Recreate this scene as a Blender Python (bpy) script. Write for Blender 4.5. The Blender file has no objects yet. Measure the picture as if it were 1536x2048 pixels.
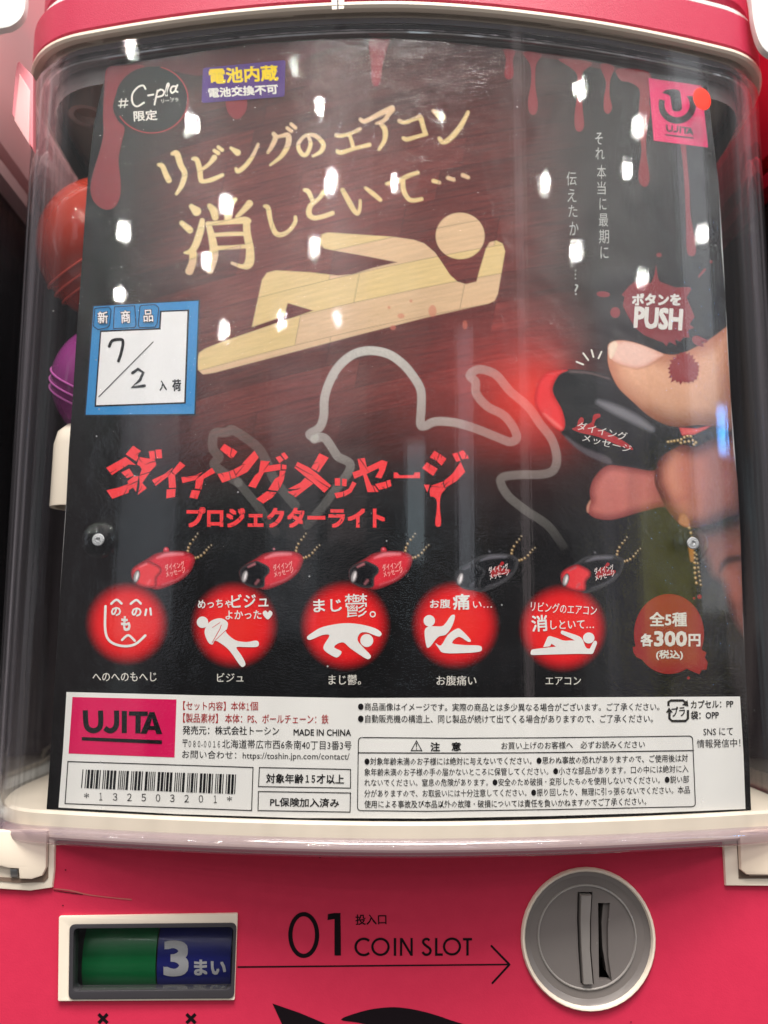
import bpy, bmesh, math, random
import numpy as np
from mathutils import Vector, Matrix
from mathutils.geometry import tessellate_polygon

random.seed(7)
rng = np.random.default_rng(11)
scene = bpy.context.scene
coll = scene.collection
R = math.radians

# ------------------------------------------------------------------ camera
CX, CD, CZ = -0.01501, 0.28315, 0.05888
PITCH, YAW, ROLL, FPX = 0.15343, 0.0248, 0.00597, 1704.31
cy_, sy_ = math.cos(YAW), math.sin(YAW)
cp_, sp_ = math.cos(PITCH), math.sin(PITCH)
cr_, sr_ = math.cos(ROLL), math.sin(ROLL)
_x = np.array([cy_, -sy_, 0.0]); _y = np.array([sy_, cy_, 0.0]); _z = np.array([0.0, 0, 1])
FWD = _y * cp_ + _z * sp_
_u = -_y * sp_ + _z * cp_
RIGHT = _x * cr_ + _u * sr_
UP = -_x * sr_ + _u * cr_
CAM = np.array([CX, -CD, CZ])
cam = bpy.data.cameras.new("camera")
camo = bpy.data.objects.new("camera", cam); coll.objects.link(camo)
cam.sensor_fit = 'HORIZONTAL'; cam.sensor_width = 36; cam.lens = FPX / 1536 * 36
cam.clip_start = .01; cam.clip_end = 60
M = Matrix.Identity(4)
for r in range(3):
    M[r][0] = RIGHT[r]; M[r][1] = UP[r]; M[r][2] = -FWD[r]; M[r][3] = CAM[r]
camo.matrix_world = M
cam.dof.use_dof = True; cam.dof.focus_distance = 0.287; cam.dof.aperture_fstop = 13
scene.camera = camo

# ------------------------------------------------------------------ world and exposure
scene.view_settings.view_transform = 'Standard'
scene.view_settings.look = 'None'
scene.view_settings.exposure = 0
scene.view_settings.gamma = 1
scene.render.engine = 'CYCLES'
scene.cycles.transparent_max_bounces = 40
scene.cycles.max_bounces = 10
scene.cycles.caustics_reflective = False
scene.cycles.use_denoising = True
world = bpy.data.worlds.new("World"); scene.world = world
world.use_nodes = True


def ramp(nt, stops, interp='LINEAR'):
    n = nt.nodes.new('ShaderNodeValToRGB')
    cr = n.color_ramp; cr.interpolation = interp
    while len(cr.elements) > 1: cr.elements.remove(cr.elements[0])
    cr.elements[0].position = stops[0][0]; cr.elements[0].color = (*stops[0][1], 1)
    for p, c in stops[1:]:
        e = cr.elements.new(p); e.color = (*c, 1)
    return n


def mth(nt, op, a, b=None, c=None):
    n = nt.nodes.new('ShaderNodeMath'); n.operation = op
    for i, v in enumerate((a, b, c)):
        if v is None: continue
        if isinstance(v, (int, float)): n.inputs[i].default_value = v
        else: nt.links.new(v, n.inputs[i])
    return n.outputs[0]


def build_world():
    # dim arcade: warm pale ceiling above, darker aisle of shelves round the horizon, floor brightened straight down as fill for the body
    nt = world.node_tree; L = nt.links
    bg = nt.nodes['Background']
    tc = nt.nodes.new('ShaderNodeTexCoord')
    sep = nt.nodes.new('ShaderNodeSeparateXYZ'); L.new(tc.outputs['Generated'], sep.inputs[0])
    z = sep.outputs[2]
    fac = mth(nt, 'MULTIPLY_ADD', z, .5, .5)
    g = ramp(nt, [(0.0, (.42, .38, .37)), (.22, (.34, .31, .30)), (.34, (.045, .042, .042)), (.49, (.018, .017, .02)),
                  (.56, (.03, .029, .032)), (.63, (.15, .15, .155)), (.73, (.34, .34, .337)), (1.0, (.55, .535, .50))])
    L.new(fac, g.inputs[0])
    # shelf blocks
    mp = nt.nodes.new('ShaderNodeMapping'); mp.inputs['Scale'].default_value = (7.5, 7.5, 3.2)
    L.new(tc.outputs['Generated'], mp.inputs[0])
    vo = nt.nodes.new('ShaderNodeTexVoronoi'); vo.inputs['Scale'].default_value = 1.0
    vo.distance = 'CHEBYCHEV'
    L.new(mp.outputs[0], vo.inputs['Vector'])
    sc = nt.nodes.new('ShaderNodeSeparateColor'); L.new(vo.outputs['Color'], sc.inputs[0])
    pw = mth(nt, 'POWER', sc.outputs[0], 2.6)
    band = mth(nt, 'SUBTRACT', 1.0, mth(nt, 'MULTIPLY', mth(nt, 'ABSOLUTE', mth(nt, 'SUBTRACT', z, .03)), 2.3))
    band = mth(nt, 'MAXIMUM', band, 0.0)
    side = mth(nt, 'ABSOLUTE', sep.outputs[0])
    amt = mth(nt, 'MULTIPLY', mth(nt, 'MULTIPLY', pw, band), mth(nt, 'MULTIPLY_ADD', side, 1.0, .25))
    flat = mth(nt, 'MULTIPLY', mth(nt, 'MULTIPLY', mth(nt, 'POWER', side, 2.0), band), .07)
    amt = mth(nt, 'ADD', amt, flat)
    tint = ramp(nt, [(0, (.55, .72, .80)), (.45, (.8, .85, .85)), (.72, (.75, .66, .74)), (1, (.85, .62, .45))])
    L.new(sc.outputs[1], tint.inputs[0])
    mul = nt.nodes.new('ShaderNodeVectorMath'); mul.operation = 'SCALE'
    L.new(tint.outputs[0], mul.inputs[0]); L.new(amt, mul.inputs['Scale'])
    add = nt.nodes.new('ShaderNodeVectorMath'); add.operation = 'ADD'
    L.new(g.outputs[0], add.inputs[0]); L.new(mul.outputs[0], add.inputs[1])
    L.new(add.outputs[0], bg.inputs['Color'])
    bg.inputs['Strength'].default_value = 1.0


build_world()

# ------------------------------------------------------------------ geometry of the curved front
W, SAG, PEX = .12, .01905, 1.75416


def prof(x):
    return SAG * np.abs(np.asarray(x, float) / W) ** PEX


def rays(px):
    px = np.asarray(px, float).reshape(-1, 2)
    return FWD + RIGHT * ((px[:, :1] - 768) / FPX) + UP * ((1024 - px[:, 1:]) / FPX)


def onto(px, f):
    """where the sight lines through photograph points meet the surface y = f(x, z)"""
    r = rays(px)
    y = np.zeros(len(r))
    for _ in range(40):
        t = (y - CAM[1]) / r[:, 1]
        p = CAM + r * t[:, None]
        y = f(p[:, 0], p[:, 2])
    t = (y - CAM[1]) / r[:, 1]
    return CAM + r * t[:, None]


def card_surf(off):
    return lambda x, z: prof(x) - off


YB = .018                                       # front face of the pink body


def body_surf(off):
    return lambda x, z: np.full(np.shape(x), YB - off)


OUT = .0062                                      # outer skin of the clear case in front of the card
OUTS = card_surf(OUT)

# ------------------------------------------------------------------ lamps
def lamp(name, loc, size, energy, col=(1, 1, 1), aim=None, shape='DISK', size_y=None):
    l = bpy.data.lights.new(name, 'AREA'); l.shape = shape; l.size = size
    if size_y: l.size_y = size_y
    l.energy = energy; l.color = col
    o = bpy.data.objects.new(name, l); coll.objects.link(o); o.location = loc
    d = Vector(aim) - Vector(loc) if aim is not None else Vector((0, 0, -1))
    o.rotation_euler = d.to_track_quat('-Z', 'Y').to_euler()
    return o


def mirror_dir(px):
    p = onto([px], OUTS)[0]; r = rays([px])[0]; r /= np.linalg.norm(r)
    s = SAG * PEX * (abs(p[0]) / W) ** (PEX - 1) / W * (1 if p[0] > 0 else -1)
    n = np.array([s, -1.0, 0]); n /= np.linalg.norm(n)
    return p, r - 2 * r.dot(n) * n


CEIL = 1.75
for i, (u, v, s) in enumerate([(383, 247, 1), (640, 213, 1), (1275, 252, .8), (455, 408, 1), (665, 366, 1), (790, 366, 1),
                               (1086, 368, 1), (1253, 338, .9), (250, 462, 1), (414, 522, .75), (630, 492, 1), (1283, 556, .7),
                               (450, 662, .8), (562, 640, .55), (675, 640, .45), (1152, 503, .9), (262, 92, .9), (1158, 178, .8),
                               (1400, 470, .8), (590, 130, .45), (880, 235, .35), (240, 590, .6)]):
    p, d = mirror_dir((u, v))
    t = min((CEIL - p[2]) / max(d[2], .05), 9)
    q = p + d * t
    rad = .0045 * s * (t + .3)
    L_ = 760.0
    lamp("ceiling_downlight", q, rad * 2, L_ * math.pi * math.pi * rad * rad, (1, .965, .90), aim=(0, 0, .15))
# broad warm overhead light above and behind the photographer, plus an added fill
lamp("overhead_area_light", (-.25, -.78, 1.95), .9, 50, (1, .95, .89), aim=(0, 0, .1), shape='RECTANGLE', size_y=.45)
lamp("overhead_area_light", (.45, -.62, 1.95), .9, 38, (1, .95, .89), aim=(0, 0, .1), shape='RECTANGLE', size_y=.45)
lamp("overhead_area_light", (.1, -1.62, 2.45), 1.2, 48, (1, .95, .90), aim=(0, 0, .05), shape='RECTANGLE', size_y=.35)  # added fill lamp lifting the body's shaded front, placed clear of reflections
# area lamps added for the shop's dull coloured reflections in the case
for (u, v, w, h, rad, col) in [(1335, 1165, .11, .17, .75, (1, .95, .12)), (1442, 862, .005, .05, 90, (.10, .40, 1)),
                               (828, 1000, .07, .13, 1.7, (.75, .92, 1)), (300, 960, .12, .34, .6, (.8, .9, 1)),
                               (930, 930, .04, .30, 1.3, (.85, .9, 1)), (1385, 420, .06, .9, 1.6, (.9, .95, 1)),
                               (590, 1000, .12, .30, .32, (.8, .9, 1)), (1250, 1000, .10, .5, .30, (.85, .8, 1)),
                               (700, 640, .10, .5, .35, (1, .8, .8)), (1045, 760, .02, .9, .9, (1, .85, .85))]:
    p, d = mirror_dir((u, v))
    q = p + d * 1.6
    A = w * h * 6.2
    lamp("reflection_lamp", q, w * 2.0, rad * math.pi * (w * 2.0) * (h * 2.0), col, aim=p, shape='RECTANGLE', size_y=h * 2.0)


# ------------------------------------------------------------------ materials
def lin(r, g=None, b=None):
    if g is None: r, g, b = r
    f = lambda c: (c / 255) / 12.92 if c / 255 <= .04045 else ((c / 255 + .055) / 1.055) ** 2.4
    return (f(r), f(g), f(b))


def mat(name, col, rough=.5, spec=.5, metal=0.0, mottle=0.0, mscale=60, bump=0.0, bscale=400, coat=0, trans=0, attr=None, alpha=1):
    m = bpy.data.materials.new(name); m.use_nodes = True
    nt = m.node_tree; b = nt.nodes['Principled BSDF']; L = nt.links
    b.inputs['Roughness'].default_value = rough
    b.inputs['Specular IOR Level'].default_value = spec
    b.inputs['Metallic'].default_value = metal
    b.inputs['Coat Weight'].default_value = coat
    b.inputs['Coat Roughness'].default_value = .08
    b.inputs['Transmission Weight'].default_value = trans
    b.inputs['Alpha'].default_value = alpha
    b.inputs['Base Color'].default_value = (*col, 1)
    tc = nt.nodes.new('ShaderNodeTexCoord')
    src = None
    if attr:
        a = nt.nodes.new('ShaderNodeAttribute'); a.attribute_name = attr
        src = a.outputs['Color']; L.new(src, b.inputs['Base Color'])
    if mottle:
        n = nt.nodes.new('ShaderNodeTexNoise'); n.inputs['Scale'].default_value = mscale; n.inputs['Detail'].default_value = 5
        L.new(tc.outputs['Object'], n.inputs['Vector'])
        v = mth(nt, 'MULTIPLY_ADD', n.outputs[0], mottle * 2, 1 - mottle)
        mx = nt.nodes.new('ShaderNodeVectorMath'); mx.operation = 'SCALE'
        if src: L.new(src, mx.inputs[0])
        else: mx.inputs[0].default_value = col
        L.new(v, mx.inputs['Scale']); L.new(mx.outputs[0], b.inputs['Base Color'])
        rr = mth(nt, 'MULTIPLY_ADD', n.outputs[0], .16, rough - .08)
        L.new(rr, b.inputs['Roughness'])
    if bump:
        n = nt.nodes.new('ShaderNodeTexNoise'); n.inputs['Scale'].default_value = bscale; n.inputs['Detail'].default_value = 3
        L.new(tc.outputs['Object'], n.inputs['Vector'])
        bp = nt.nodes.new('ShaderNodeBump'); bp.inputs['Strength'].default_value = bump; bp.inputs['Distance'].default_value = .0006
        L.new(n.outputs[0], bp.inputs['Height']); L.new(bp.outputs[0], b.inputs['Normal'])
    return m


def clear(name, tint=(.97, .97, .98), f0=.04, rough=.03, streak=.0, grain=.0, body=None, body_amt=0, gscale=2200, scratch=False, edge=None, gmul=1.0, gcol=(1, 1, 1)):
    """see-through plastic: light passes straight, a Schlick share is mirrored off the skin"""
    m = bpy.data.materials.new(name); m.use_nodes = True
    nt = m.node_tree; L = nt.links; nt.nodes.clear()
    out = nt.nodes.new('ShaderNodeOutputMaterial')
    tr = nt.nodes.new('ShaderNodeBsdfTransparent'); tr.inputs[0].default_value = (*tint, 1)
    gl = nt.nodes.new('ShaderNodeBsdfGlossy'); gl.inputs['Roughness'].default_value = rough; gl.inputs['Color'].default_value = (*gcol, 1)
    lw = nt.nodes.new('ShaderNodeLayerWeight'); lw.inputs[0].default_value = .5
    fac = mth(nt, 'MULTIPLY_ADD', mth(nt, 'POWER', lw.outputs['Facing'], 4.5), (1 - f0) * gmul, f0)
    tc = nt.nodes.new('ShaderNodeTexCoord')
    nrm = None
    if streak:
        mp = nt.nodes.new('ShaderNodeMapping'); mp.inputs['Scale'].default_value = (520, 520, 5)
        L.new(tc.outputs['Object'], mp.inputs[0])
        n = nt.nodes.new('ShaderNodeTexNoise'); n.inputs['Scale'].default_value = 1; n.inputs['Detail'].default_value = 4
        L.new(mp.outputs[0], n.inputs['Vector'])
        bp = nt.nodes.new('ShaderNodeBump'); bp.inputs['Strength'].default_value = streak; bp.inputs['Distance'].default_value = .0006
        L.new(n.outputs[0], bp.inputs['Height']); nrm = bp.outputs[0]
    if grain:
        n = nt.nodes.new('ShaderNodeTexNoise'); n.inputs['Scale'].default_value = gscale; n.inputs['Detail'].default_value = 2
        if gscale == 1:
            mp = nt.nodes.new('ShaderNodeMapping'); mp.inputs['Scale'].default_value = (800, 800, 1700)
            L.new(tc.outputs['Object'], mp.inputs[0]); L.new(mp.outputs[0], n.inputs['Vector'])
        elif gscale == 2:
            mp = nt.nodes.new('ShaderNodeMapping'); mp.inputs['Scale'].default_value = (220, 220, 1500)
            L.new(tc.outputs['Object'], mp.inputs[0]); L.new(mp.outputs[0], n.inputs['Vector'])
        else: L.new(tc.outputs['Object'], n.inputs['Vector'])
        n2 = nt.nodes.new('ShaderNodeTexNoise'); n2.inputs['Scale'].default_value = 55; n2.inputs['Detail'].default_value = 2
        L.new(tc.outputs['Object'], n2.inputs['Vector'])
        hgt = mth(nt, 'ADD', n.outputs[0], mth(nt, 'MULTIPLY', n2.outputs[0], 7.0 if gscale == 1 else 1.0))
        bp = nt.nodes.new('ShaderNodeBump'); bp.inputs['Strength'].default_value = grain; bp.inputs['Distance'].default_value = .0003
        L.new(hgt, bp.inputs['Height'])
        if nrm: L.new(nrm, bp.inputs['Normal'])
        nrm = bp.outputs[0]
    if nrm:
        L.new(nrm, gl.inputs['Normal'])
    if scratch:
        # fine wear: dust specks and short scratches that catch the light
        vo = nt.nodes.new('ShaderNodeTexVoronoi'); vo.inputs['Scale'].default_value = 70
        mp = nt.nodes.new('ShaderNodeMapping'); mp.inputs['Rotation'].default_value = (0, .6, 0); mp.inputs['Scale'].default_value = (1, 1, 1)
        L.new(tc.outputs['Object'], mp.inputs[0]); L.new(mp.outputs[0], vo.inputs['Vector'])
        vo.feature = 'F1'
        sp = mth(nt, 'LESS_THAN', vo.outputs['Distance'], .022)
        df = nt.nodes.new('ShaderNodeBsdfDiffuse'); df.inputs[0].default_value = (.8, .8, .8, 1)
        tmx = nt.nodes.new('ShaderNodeMixShader'); L.new(mth(nt, 'MULTIPLY', sp, .35), tmx.inputs[0])
        L.new(tr.outputs[0], tmx.inputs[1]); L.new(df.outputs[0], tmx.inputs[2]); base = tmx.outputs[0]
    else:
        base = tr.outputs[0]
    if edge is not None:
        # pale streaky diffuse at grazing angles stands in for reflections on the sides
        df = nt.nodes.new('ShaderNodeBsdfDiffuse'); df.inputs[0].default_value = (*edge[0], 1)
        b3 = nt.nodes.new('ShaderNodeMixShader'); mp = nt.nodes.new('ShaderNodeMapping'); mp.inputs['Scale'].default_value = (260, 260, 3)
        L.new(tc.outputs['Object'], mp.inputs[0])
        n = nt.nodes.new('ShaderNodeTexNoise'); n.inputs['Scale'].default_value = 1; n.inputs['Detail'].default_value = 4; L.new(mp.outputs[0], n.inputs['Vector'])
        sv = mth(nt, 'MULTIPLY', mth(nt, 'POWER', n.outputs[0], 4.0), 15.0)
        L.new(mth(nt, 'MINIMUM', mth(nt, 'MULTIPLY', mth(nt, 'MULTIPLY', mth(nt, 'POWER', lw.outputs['Facing'], 3.8), edge[1] * 1.5), sv), 1.0), b3.inputs[0])
        L.new(base, b3.inputs[1]); L.new(df.outputs[0], b3.inputs[2]); base = b3.outputs[0]
    if body is not None:
        df = nt.nodes.new('ShaderNodeBsdfDiffuse'); df.inputs[0].default_value = (*body, 1)
        b2 = nt.nodes.new('ShaderNodeMixShader'); b2.inputs[0].default_value = body_amt
        L.new(base, b2.inputs[1]); L.new(df.outputs[0], b2.inputs[2]); base = b2.outputs[0]
    mx = nt.nodes.new('ShaderNodeMixShader'); L.new(fac, mx.inputs[0])
    L.new(base, mx.inputs[1]); L.new(gl.outputs[0], mx.inputs[2])
    L.new(mx.outputs[0], out.inputs[0])
    return m


INK = {}


def ink(name, rgb, mottle=.05):
    if name not in INK:
        INK[name] = mat("ink_" + name, lin(rgb), rough=.6, spec=.06, mottle=mottle, mscale=900)
    return INK[name]


M_art = mat("printed_card", (1, 1, 1), rough=.6, spec=.06, attr="Col", mottle=.05, mscale=1500)
M_card_back = mat("card_back", (.5, .5, .5), rough=.7)
M_film = clear("laminate", tint=(.995, .995, .995), f0=.055, rough=.15, grain=.40, gscale=1)
M_case = clear("clear_case", tint=(.994, .994, .996), f0=.022, rough=.016, streak=.03, grain=.010, gscale=2, scratch=True, edge=((.44, .41, .46), .30))
M_case_side = clear("clear_case_thick", tint=(.80, .79, .83), f0=.06, rough=.10, streak=.5, body=(.42, .38, .45), body_amt=.10)
M_lip = clear("clear_lip", tint=(.86, .80, .85), f0=.07, rough=.06, body=(.24, .17, .205), body_amt=.34)
M_pink = mat("pink_plastic", lin(198, 44, 75), rough=.42, spec=.35, mottle=.05, mscale=300, bump=.08, bscale=1800)
M_cappink = mat("pink_cap", lin(180, 44, 74), rough=.42, spec=.4, mottle=.04, mscale=500, bump=.25, bscale=2600)
M_cream = mat("cream_plastic", lin(232, 220, 202), rough=.35, spec=.45, mottle=.03, mscale=80, bump=.05)
M_white = mat("white_plastic", lin(228, 230, 226), rough=.3, spec=.5, mottle=.03, mscale=60)
M_grey = mat("grey_plastic", lin(122, 116, 113), rough=.24, spec=.5, mottle=.04, mscale=90, bump=.05)
M_dgrey = mat("dark_grey_plastic", lin(58, 56, 60), rough=.35, spec=.5, mottle=.06)
M_black = mat("black_plastic", lin(16, 16, 18), rough=.3, spec=.5, mottle=.1)
M_steel = mat("steel", (.55, .54, .52), rough=.28, metal=1.0, mottle=.05)
M_inner = mat("inner_frame", lin(118, 112, 112), rough=.4, spec=.5, mottle=.08, mscale=40)


# ------------------------------------------------------------------ object helpers
def tag(o, label=None, cat=None, group=None, kind=None):
    if label: o['label'] = label
    if cat: o['category'] = cat
    if group: o['group'] = group
    if kind: o['kind'] = kind
    return o


def thing(name, label, cat, loc=(0, 0, 0), group=None):
    o = bpy.data.objects.new(name, None); coll.objects.link(o); o.location = loc
    o.empty_display_size = .01
    return tag(o, label, cat, group)


def world_base(parent):
    b = Vector((0, 0, 0))
    while parent is not None:
        b += parent.location; parent = parent.parent
    return b


def link(name, me, m, parent=None, smooth=None):
    o = bpy.data.objects.new(name, me); coll.objects.link(o)
    if m is not None and not me.materials: me.materials.append(m)
    if parent is not None:
        b = world_base(parent)
        me.transform(Matrix.Translation(-b))
        o.parent = parent
    if smooth is not None:
        me.shade_smooth(); me.set_sharp_from_angle(angle=R(smooth))
    return o


def from_bm(name, bm, m, parent=None, smooth=35):
    me = bpy.data.meshes.new(name); bm.normal_update(); bm.to_mesh(me); bm.free()
    return link(name, me, m, parent, smooth)


def catmull(pts, n=6, closed=True):
    P = [np.array(p, float) for p in pts]; out = []
    N = len(P)
    rng_ = range(N) if closed else range(N - 1)
    for i in rng_:
        if closed: a, b, c, d = P[i - 1], P[i], P[(i + 1) % N], P[(i + 2) % N]
        else: a, b, c, d = P[max(i - 1, 0)], P[i], P[i + 1], P[min(i + 2, N - 1)]
        for k in range(n):
            t = k / n
            out.append(.5 * ((2 * b) + (c - a) * t + (2 * a - 5 * b + 4 * c - d) * t * t + (3 * b - a - 3 * c + d) * t ** 3))
    if not closed: out.append(P[-1])
    return np.array(out)


def T(pts, ox, oy, s):
    """zoom-crop coordinates back to photograph coordinates"""
    out = []
    for p in pts:
        q = [ox + p[0] / s, oy + p[1] / s]
        if len(p) > 2: q.append(p[2] / s)
        out.append(tuple(q))
    return out


def stroke_outline(pts, r=None, smooth=True, cap=True):
    A = [tuple(p) if len(p) > 2 else (p[0], p[1], r) for p in pts]
    A = np.array(A, float)
    if smooth and len(A) > 2: A = catmull(A, 5, closed=False)
    P = A[:, :2]; rr = A[:, 2]
    d = np.gradient(P, axis=0); d /= (np.linalg.norm(d, axis=1)[:, None] + 1e-9)
    n = np.stack([-d[:, 1], d[:, 0]], 1)
    Lf = P + n * rr[:, None]; Rt = P - n * rr[:, None]
    def capf(c, dirv, nn, rad):
        if not cap: return []
        return [c + rad * (math.cos(a) * nn + math.sin(a) * dirv) for a in np.linspace(0, math.pi, 7)[1:-1]]
    out = list(Lf) + capf(P[-1], d[-1], n[-1], rr[-1]) + list(Rt[::-1]) + capf(P[0], -d[0], -n[0], rr[0])
    return np.array(out)


_txt = {}


def text_geo(body, bold=0.0, res=3, spacing=1.0):
    k = (body, bold, res, spacing)
    if k in _txt: return _txt[k]
    c = bpy.data.curves.new('lettering', 'FONT'); c.body = body; c.offset = bold; c.resolution_u = res; c.space_character = spacing
    o = bpy.data.objects.new('lettering', c); coll.objects.link(o)
    dg = bpy.context.evaluated_depsgraph_get()
    me = bpy.data.meshes.new_from_object(o.evaluated_get(dg))
    V = np.array([v.co[:2] for v in me.vertices], float).reshape(-1, 2)
    F = [tuple(p.vertices) for p in me.polygons]
    bpy.data.objects.remove(o); bpy.data.curves.remove(c); bpy.data.meshes.remove(me)
    lo, hi = V.min(0), V.max(0)
    V = (V - lo) / np.maximum(hi - lo, 1e-6)
    _txt[k] = (V, F)
    return _txt[k]


class Print:
    """flat print laid on a surface; every piece is given in photograph points and projected onto the real surface"""

    def __init__(s, surf, off, step=44):
        s.surf, s.off, s.step = surf, off, step; s.V = []; s.F = []; s.O = []; s.n = 0; s.k = 0

    def add(s, V, F, layer=0.0):
        V = np.asarray(V, float)[:, :2]
        # keep overlapping strokes a few microns apart
        s.V.append(V); s.O.append(np.full(len(V), s.off + layer + (s.k % 8) * 5e-6)); s.k += 1
        s.F += [tuple(i + s.n for i in f) for f in F]; s.n += len(V)
        return s

    def poly(s, pts, holes=(), layer=0.0):
        loops = [[(p[0], p[1], 0) for p in pts]] + [[(p[0], p[1], 0) for p in h] for h in holes]
        F = tessellate_polygon([[Vector(q) for q in l] for l in loops])
        s.add(np.array([q for l in loops for q in l]), F, layer); return s

    def smooth(s, pts, holes=(), n=5, layer=0.0): return s.poly(catmull(pts, n), holes, layer)

    def stroke(s, pts, r=None, smooth=True, cap=True, layer=0.0): return s.poly(stroke_outline(pts, r, smooth, cap), layer=layer)

    def frame(s, pts, w, rad=0, layer=0.0):
        P = round_poly(pts, rad); c = P.mean(0)
        inner = inset(P, w)
        return s.poly(P, [inner], layer)

    def text(s, body, p0, p1, h, bold=0.0, shear=0.0, res=2, spacing=1.0, bow=0.0, layer=0.0):
        V, F = text_geo(body, 0.0, res, spacing)
        p0 = np.array(p0, float); p1 = np.array(p1, float); d = p1 - p0; L_ = np.linalg.norm(d)
        up = np.array([d[1], -d[0]]) / L_
        X = p0 + V[:, :1] * d + V[:, 1:] * h * up + (V[:, 1:] * h * shear) * d / L_
        X[:, 1] += bow * 4 * V[:, 0] * (1 - V[:, 0])
        if bold:
            # heavier weight: the same outline struck several times a hair apart
            b = bold * h * 1.25; X = p0 + b * np.array([1, -1]) + (X - p0) * (1 - 2 * b / np.array([L_, h]))
            ds = [(-b, 0), (b, 0)] if bold < .009 else [(-b, -b), (b, -b), (b, b), (-b, b)]
            if bold > .034: ds += [(-b, 0), (b, 0), (0, b), (0, -b), (0, 0)]
            for i, (dx, dy) in enumerate(ds): s.add(X + np.array([dx, dy]), F, layer)
        else: s.add(X, F, layer)
        return s

    def ellipse(s, c, rx, ry, n=32, rot=0, layer=0.0):
        a = np.linspace(0, 2 * math.pi, n, endpoint=False)
        x, y = rx * np.cos(a), ry * np.sin(a); cr, sr = math.cos(rot), math.sin(rot)
        return s.poly(np.stack([c[0] + x * cr - y * sr, c[1] + x * sr + y * cr], 1), layer=layer)

    def build(s, name, m, parent=None, label=None):
        V = np.concatenate(s.V); O = np.concatenate(s.O)
        bm = bmesh.new()
        vs = [bm.verts.new((V[i, 0], V[i, 1], O[i] * 1000)) for i in range(len(V))]
        for f in s.F:
            try: bm.faces.new([vs[i] for i in f])
            except ValueError: pass
        if s.step:
            x0, x1 = V[:, 0].min(), V[:, 0].max()
            k = math.floor(x0 / s.step) + 1
            while k * s.step < x1:
                g = [f for f in bm.faces if min(v.co.x for v in f.verts) < k * s.step < max(v.co.x for v in f.verts)]
                if g:
                    ge = list({e for f in g for e in f.edges}); gv = list({v for f in g for v in f.verts})
                    bmesh.ops.bisect_plane(bm, geom=gv + ge + g, dist=1e-4, plane_co=(k * s.step, 0, 0), plane_no=(1, 0, 0))
                k += 1
        co = np.array([v.co for v in bm.verts])
        offs = co[:, 2] / 1000
        # exact projection for the surface at each vertex's own offset
        base = s.surf
        P = onto_off(co[:, :2], base, offs)
        for v, p in zip(bm.verts, P): v.co = p
        bm.normal_update()
        for f in bm.faces:
            if f.normal.y > 0: f.normal_flip()
        o = from_bm(name, bm, m, parent, smooth=None)
        if label: o['label'] = label
        return o


def onto_off(px, f, offs):
    r = rays(px); y = np.zeros(len(r))
    for _ in range(40):
        t = (y - CAM[1]) / r[:, 1]
        p = CAM + r * t[:, None]
        y = f(p[:, 0], p[:, 2]) - offs
    t = (y - CAM[1]) / r[:, 1]
    return CAM + r * t[:, None]


def inset(P, w):
    P = np.asarray(P, float); N = len(P)
    area = .5 * sum(P[i, 0] * P[(i + 1) % N, 1] - P[(i + 1) % N, 0] * P[i, 1] for i in range(N))
    s = 1 if area > 0 else -1
    out = []
    for i in range(N):
        a, b, c = P[i - 1], P[i], P[(i + 1) % N]
        d1 = (b - a) / (np.linalg.norm(b - a) + 1e-9); d2 = (c - b) / (np.linalg.norm(c - b) + 1e-9)
        n1 = np.array([-d1[1], d1[0]]) * s; n2 = np.array([-d2[1], d2[0]]) * s
        nn = n1 + n2; nn /= (np.linalg.norm(nn) + 1e-9)
        out.append(b + nn * w / max(.4, nn.dot(n1)))
    return np.array(out)


def round_poly(P, rad, n=6):
    P = [np.array(p, float) for p in P]
    if rad <= 0: return np.array(P)
    out = []
    N = len(P)
    for i in range(N):
        a, b, c = P[i - 1], P[i], P[(i + 1) % N]
        u = (a - b) / np.linalg.norm(a - b); v = (c - b) / np.linalg.norm(c - b)
        p, q = b + u * rad, b + v * rad
        for k in range(n + 1):
            t = k / n
            out.append((1 - t) ** 2 * p + 2 * t * (1 - t) * b + t * t * q)
    return np.array(out)


zero = lambda x, z: prof(x)
bzero = lambda x, z: np.full(np.shape(x), YB)

# ------------------------------------------------------------------ plan of the case and its sweeps
def plan(n_front=70):
    xs = np.linspace(0, .122, n_front // 2 + 1)
    def half(hw):
        pts = [(x, float(prof(x))) for x in xs]
        s = SAG * PEX * (.122 / W) ** (PEX - 1) / W
        p0 = np.array(pts[-1]); d0 = np.array([1, s]) / math.hypot(1, s)
        p3 = np.array([hw - OUT, .082])
        p1 = p0 + d0 * .019; p2 = p3 - np.array([0, .036])
        for t in np.linspace(0, 1, 22)[1:]:
            pts.append(tuple((1 - t) ** 3 * p0 + 3 * (1 - t) ** 2 * t * p1 + 3 * (1 - t) * t * t * p2 + t ** 3 * p3))
        pts += [(hw - OUT, .12), (hw - OUT, .19), (hw - OUT - .004, .215), (hw - OUT - .02, .228), (hw * .5, .23)]
        return pts
    rt = half(.1475); lf = half(.1545)
    P = rt + [(0, .23)] + [(-x, y) for x, y in lf[::-1]][:-1]
    return np.array(P)


PLAN = plan()


def plan_off(off):
    P = PLAN; N = len(P)
    d = np.roll(P, -1, 0) - np.roll(P, 1, 0); d /= np.linalg.norm(d, axis=1)[:, None]
    n = np.stack([d[:, 1], -d[:, 0]], 1)
    return P + n * off


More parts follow.
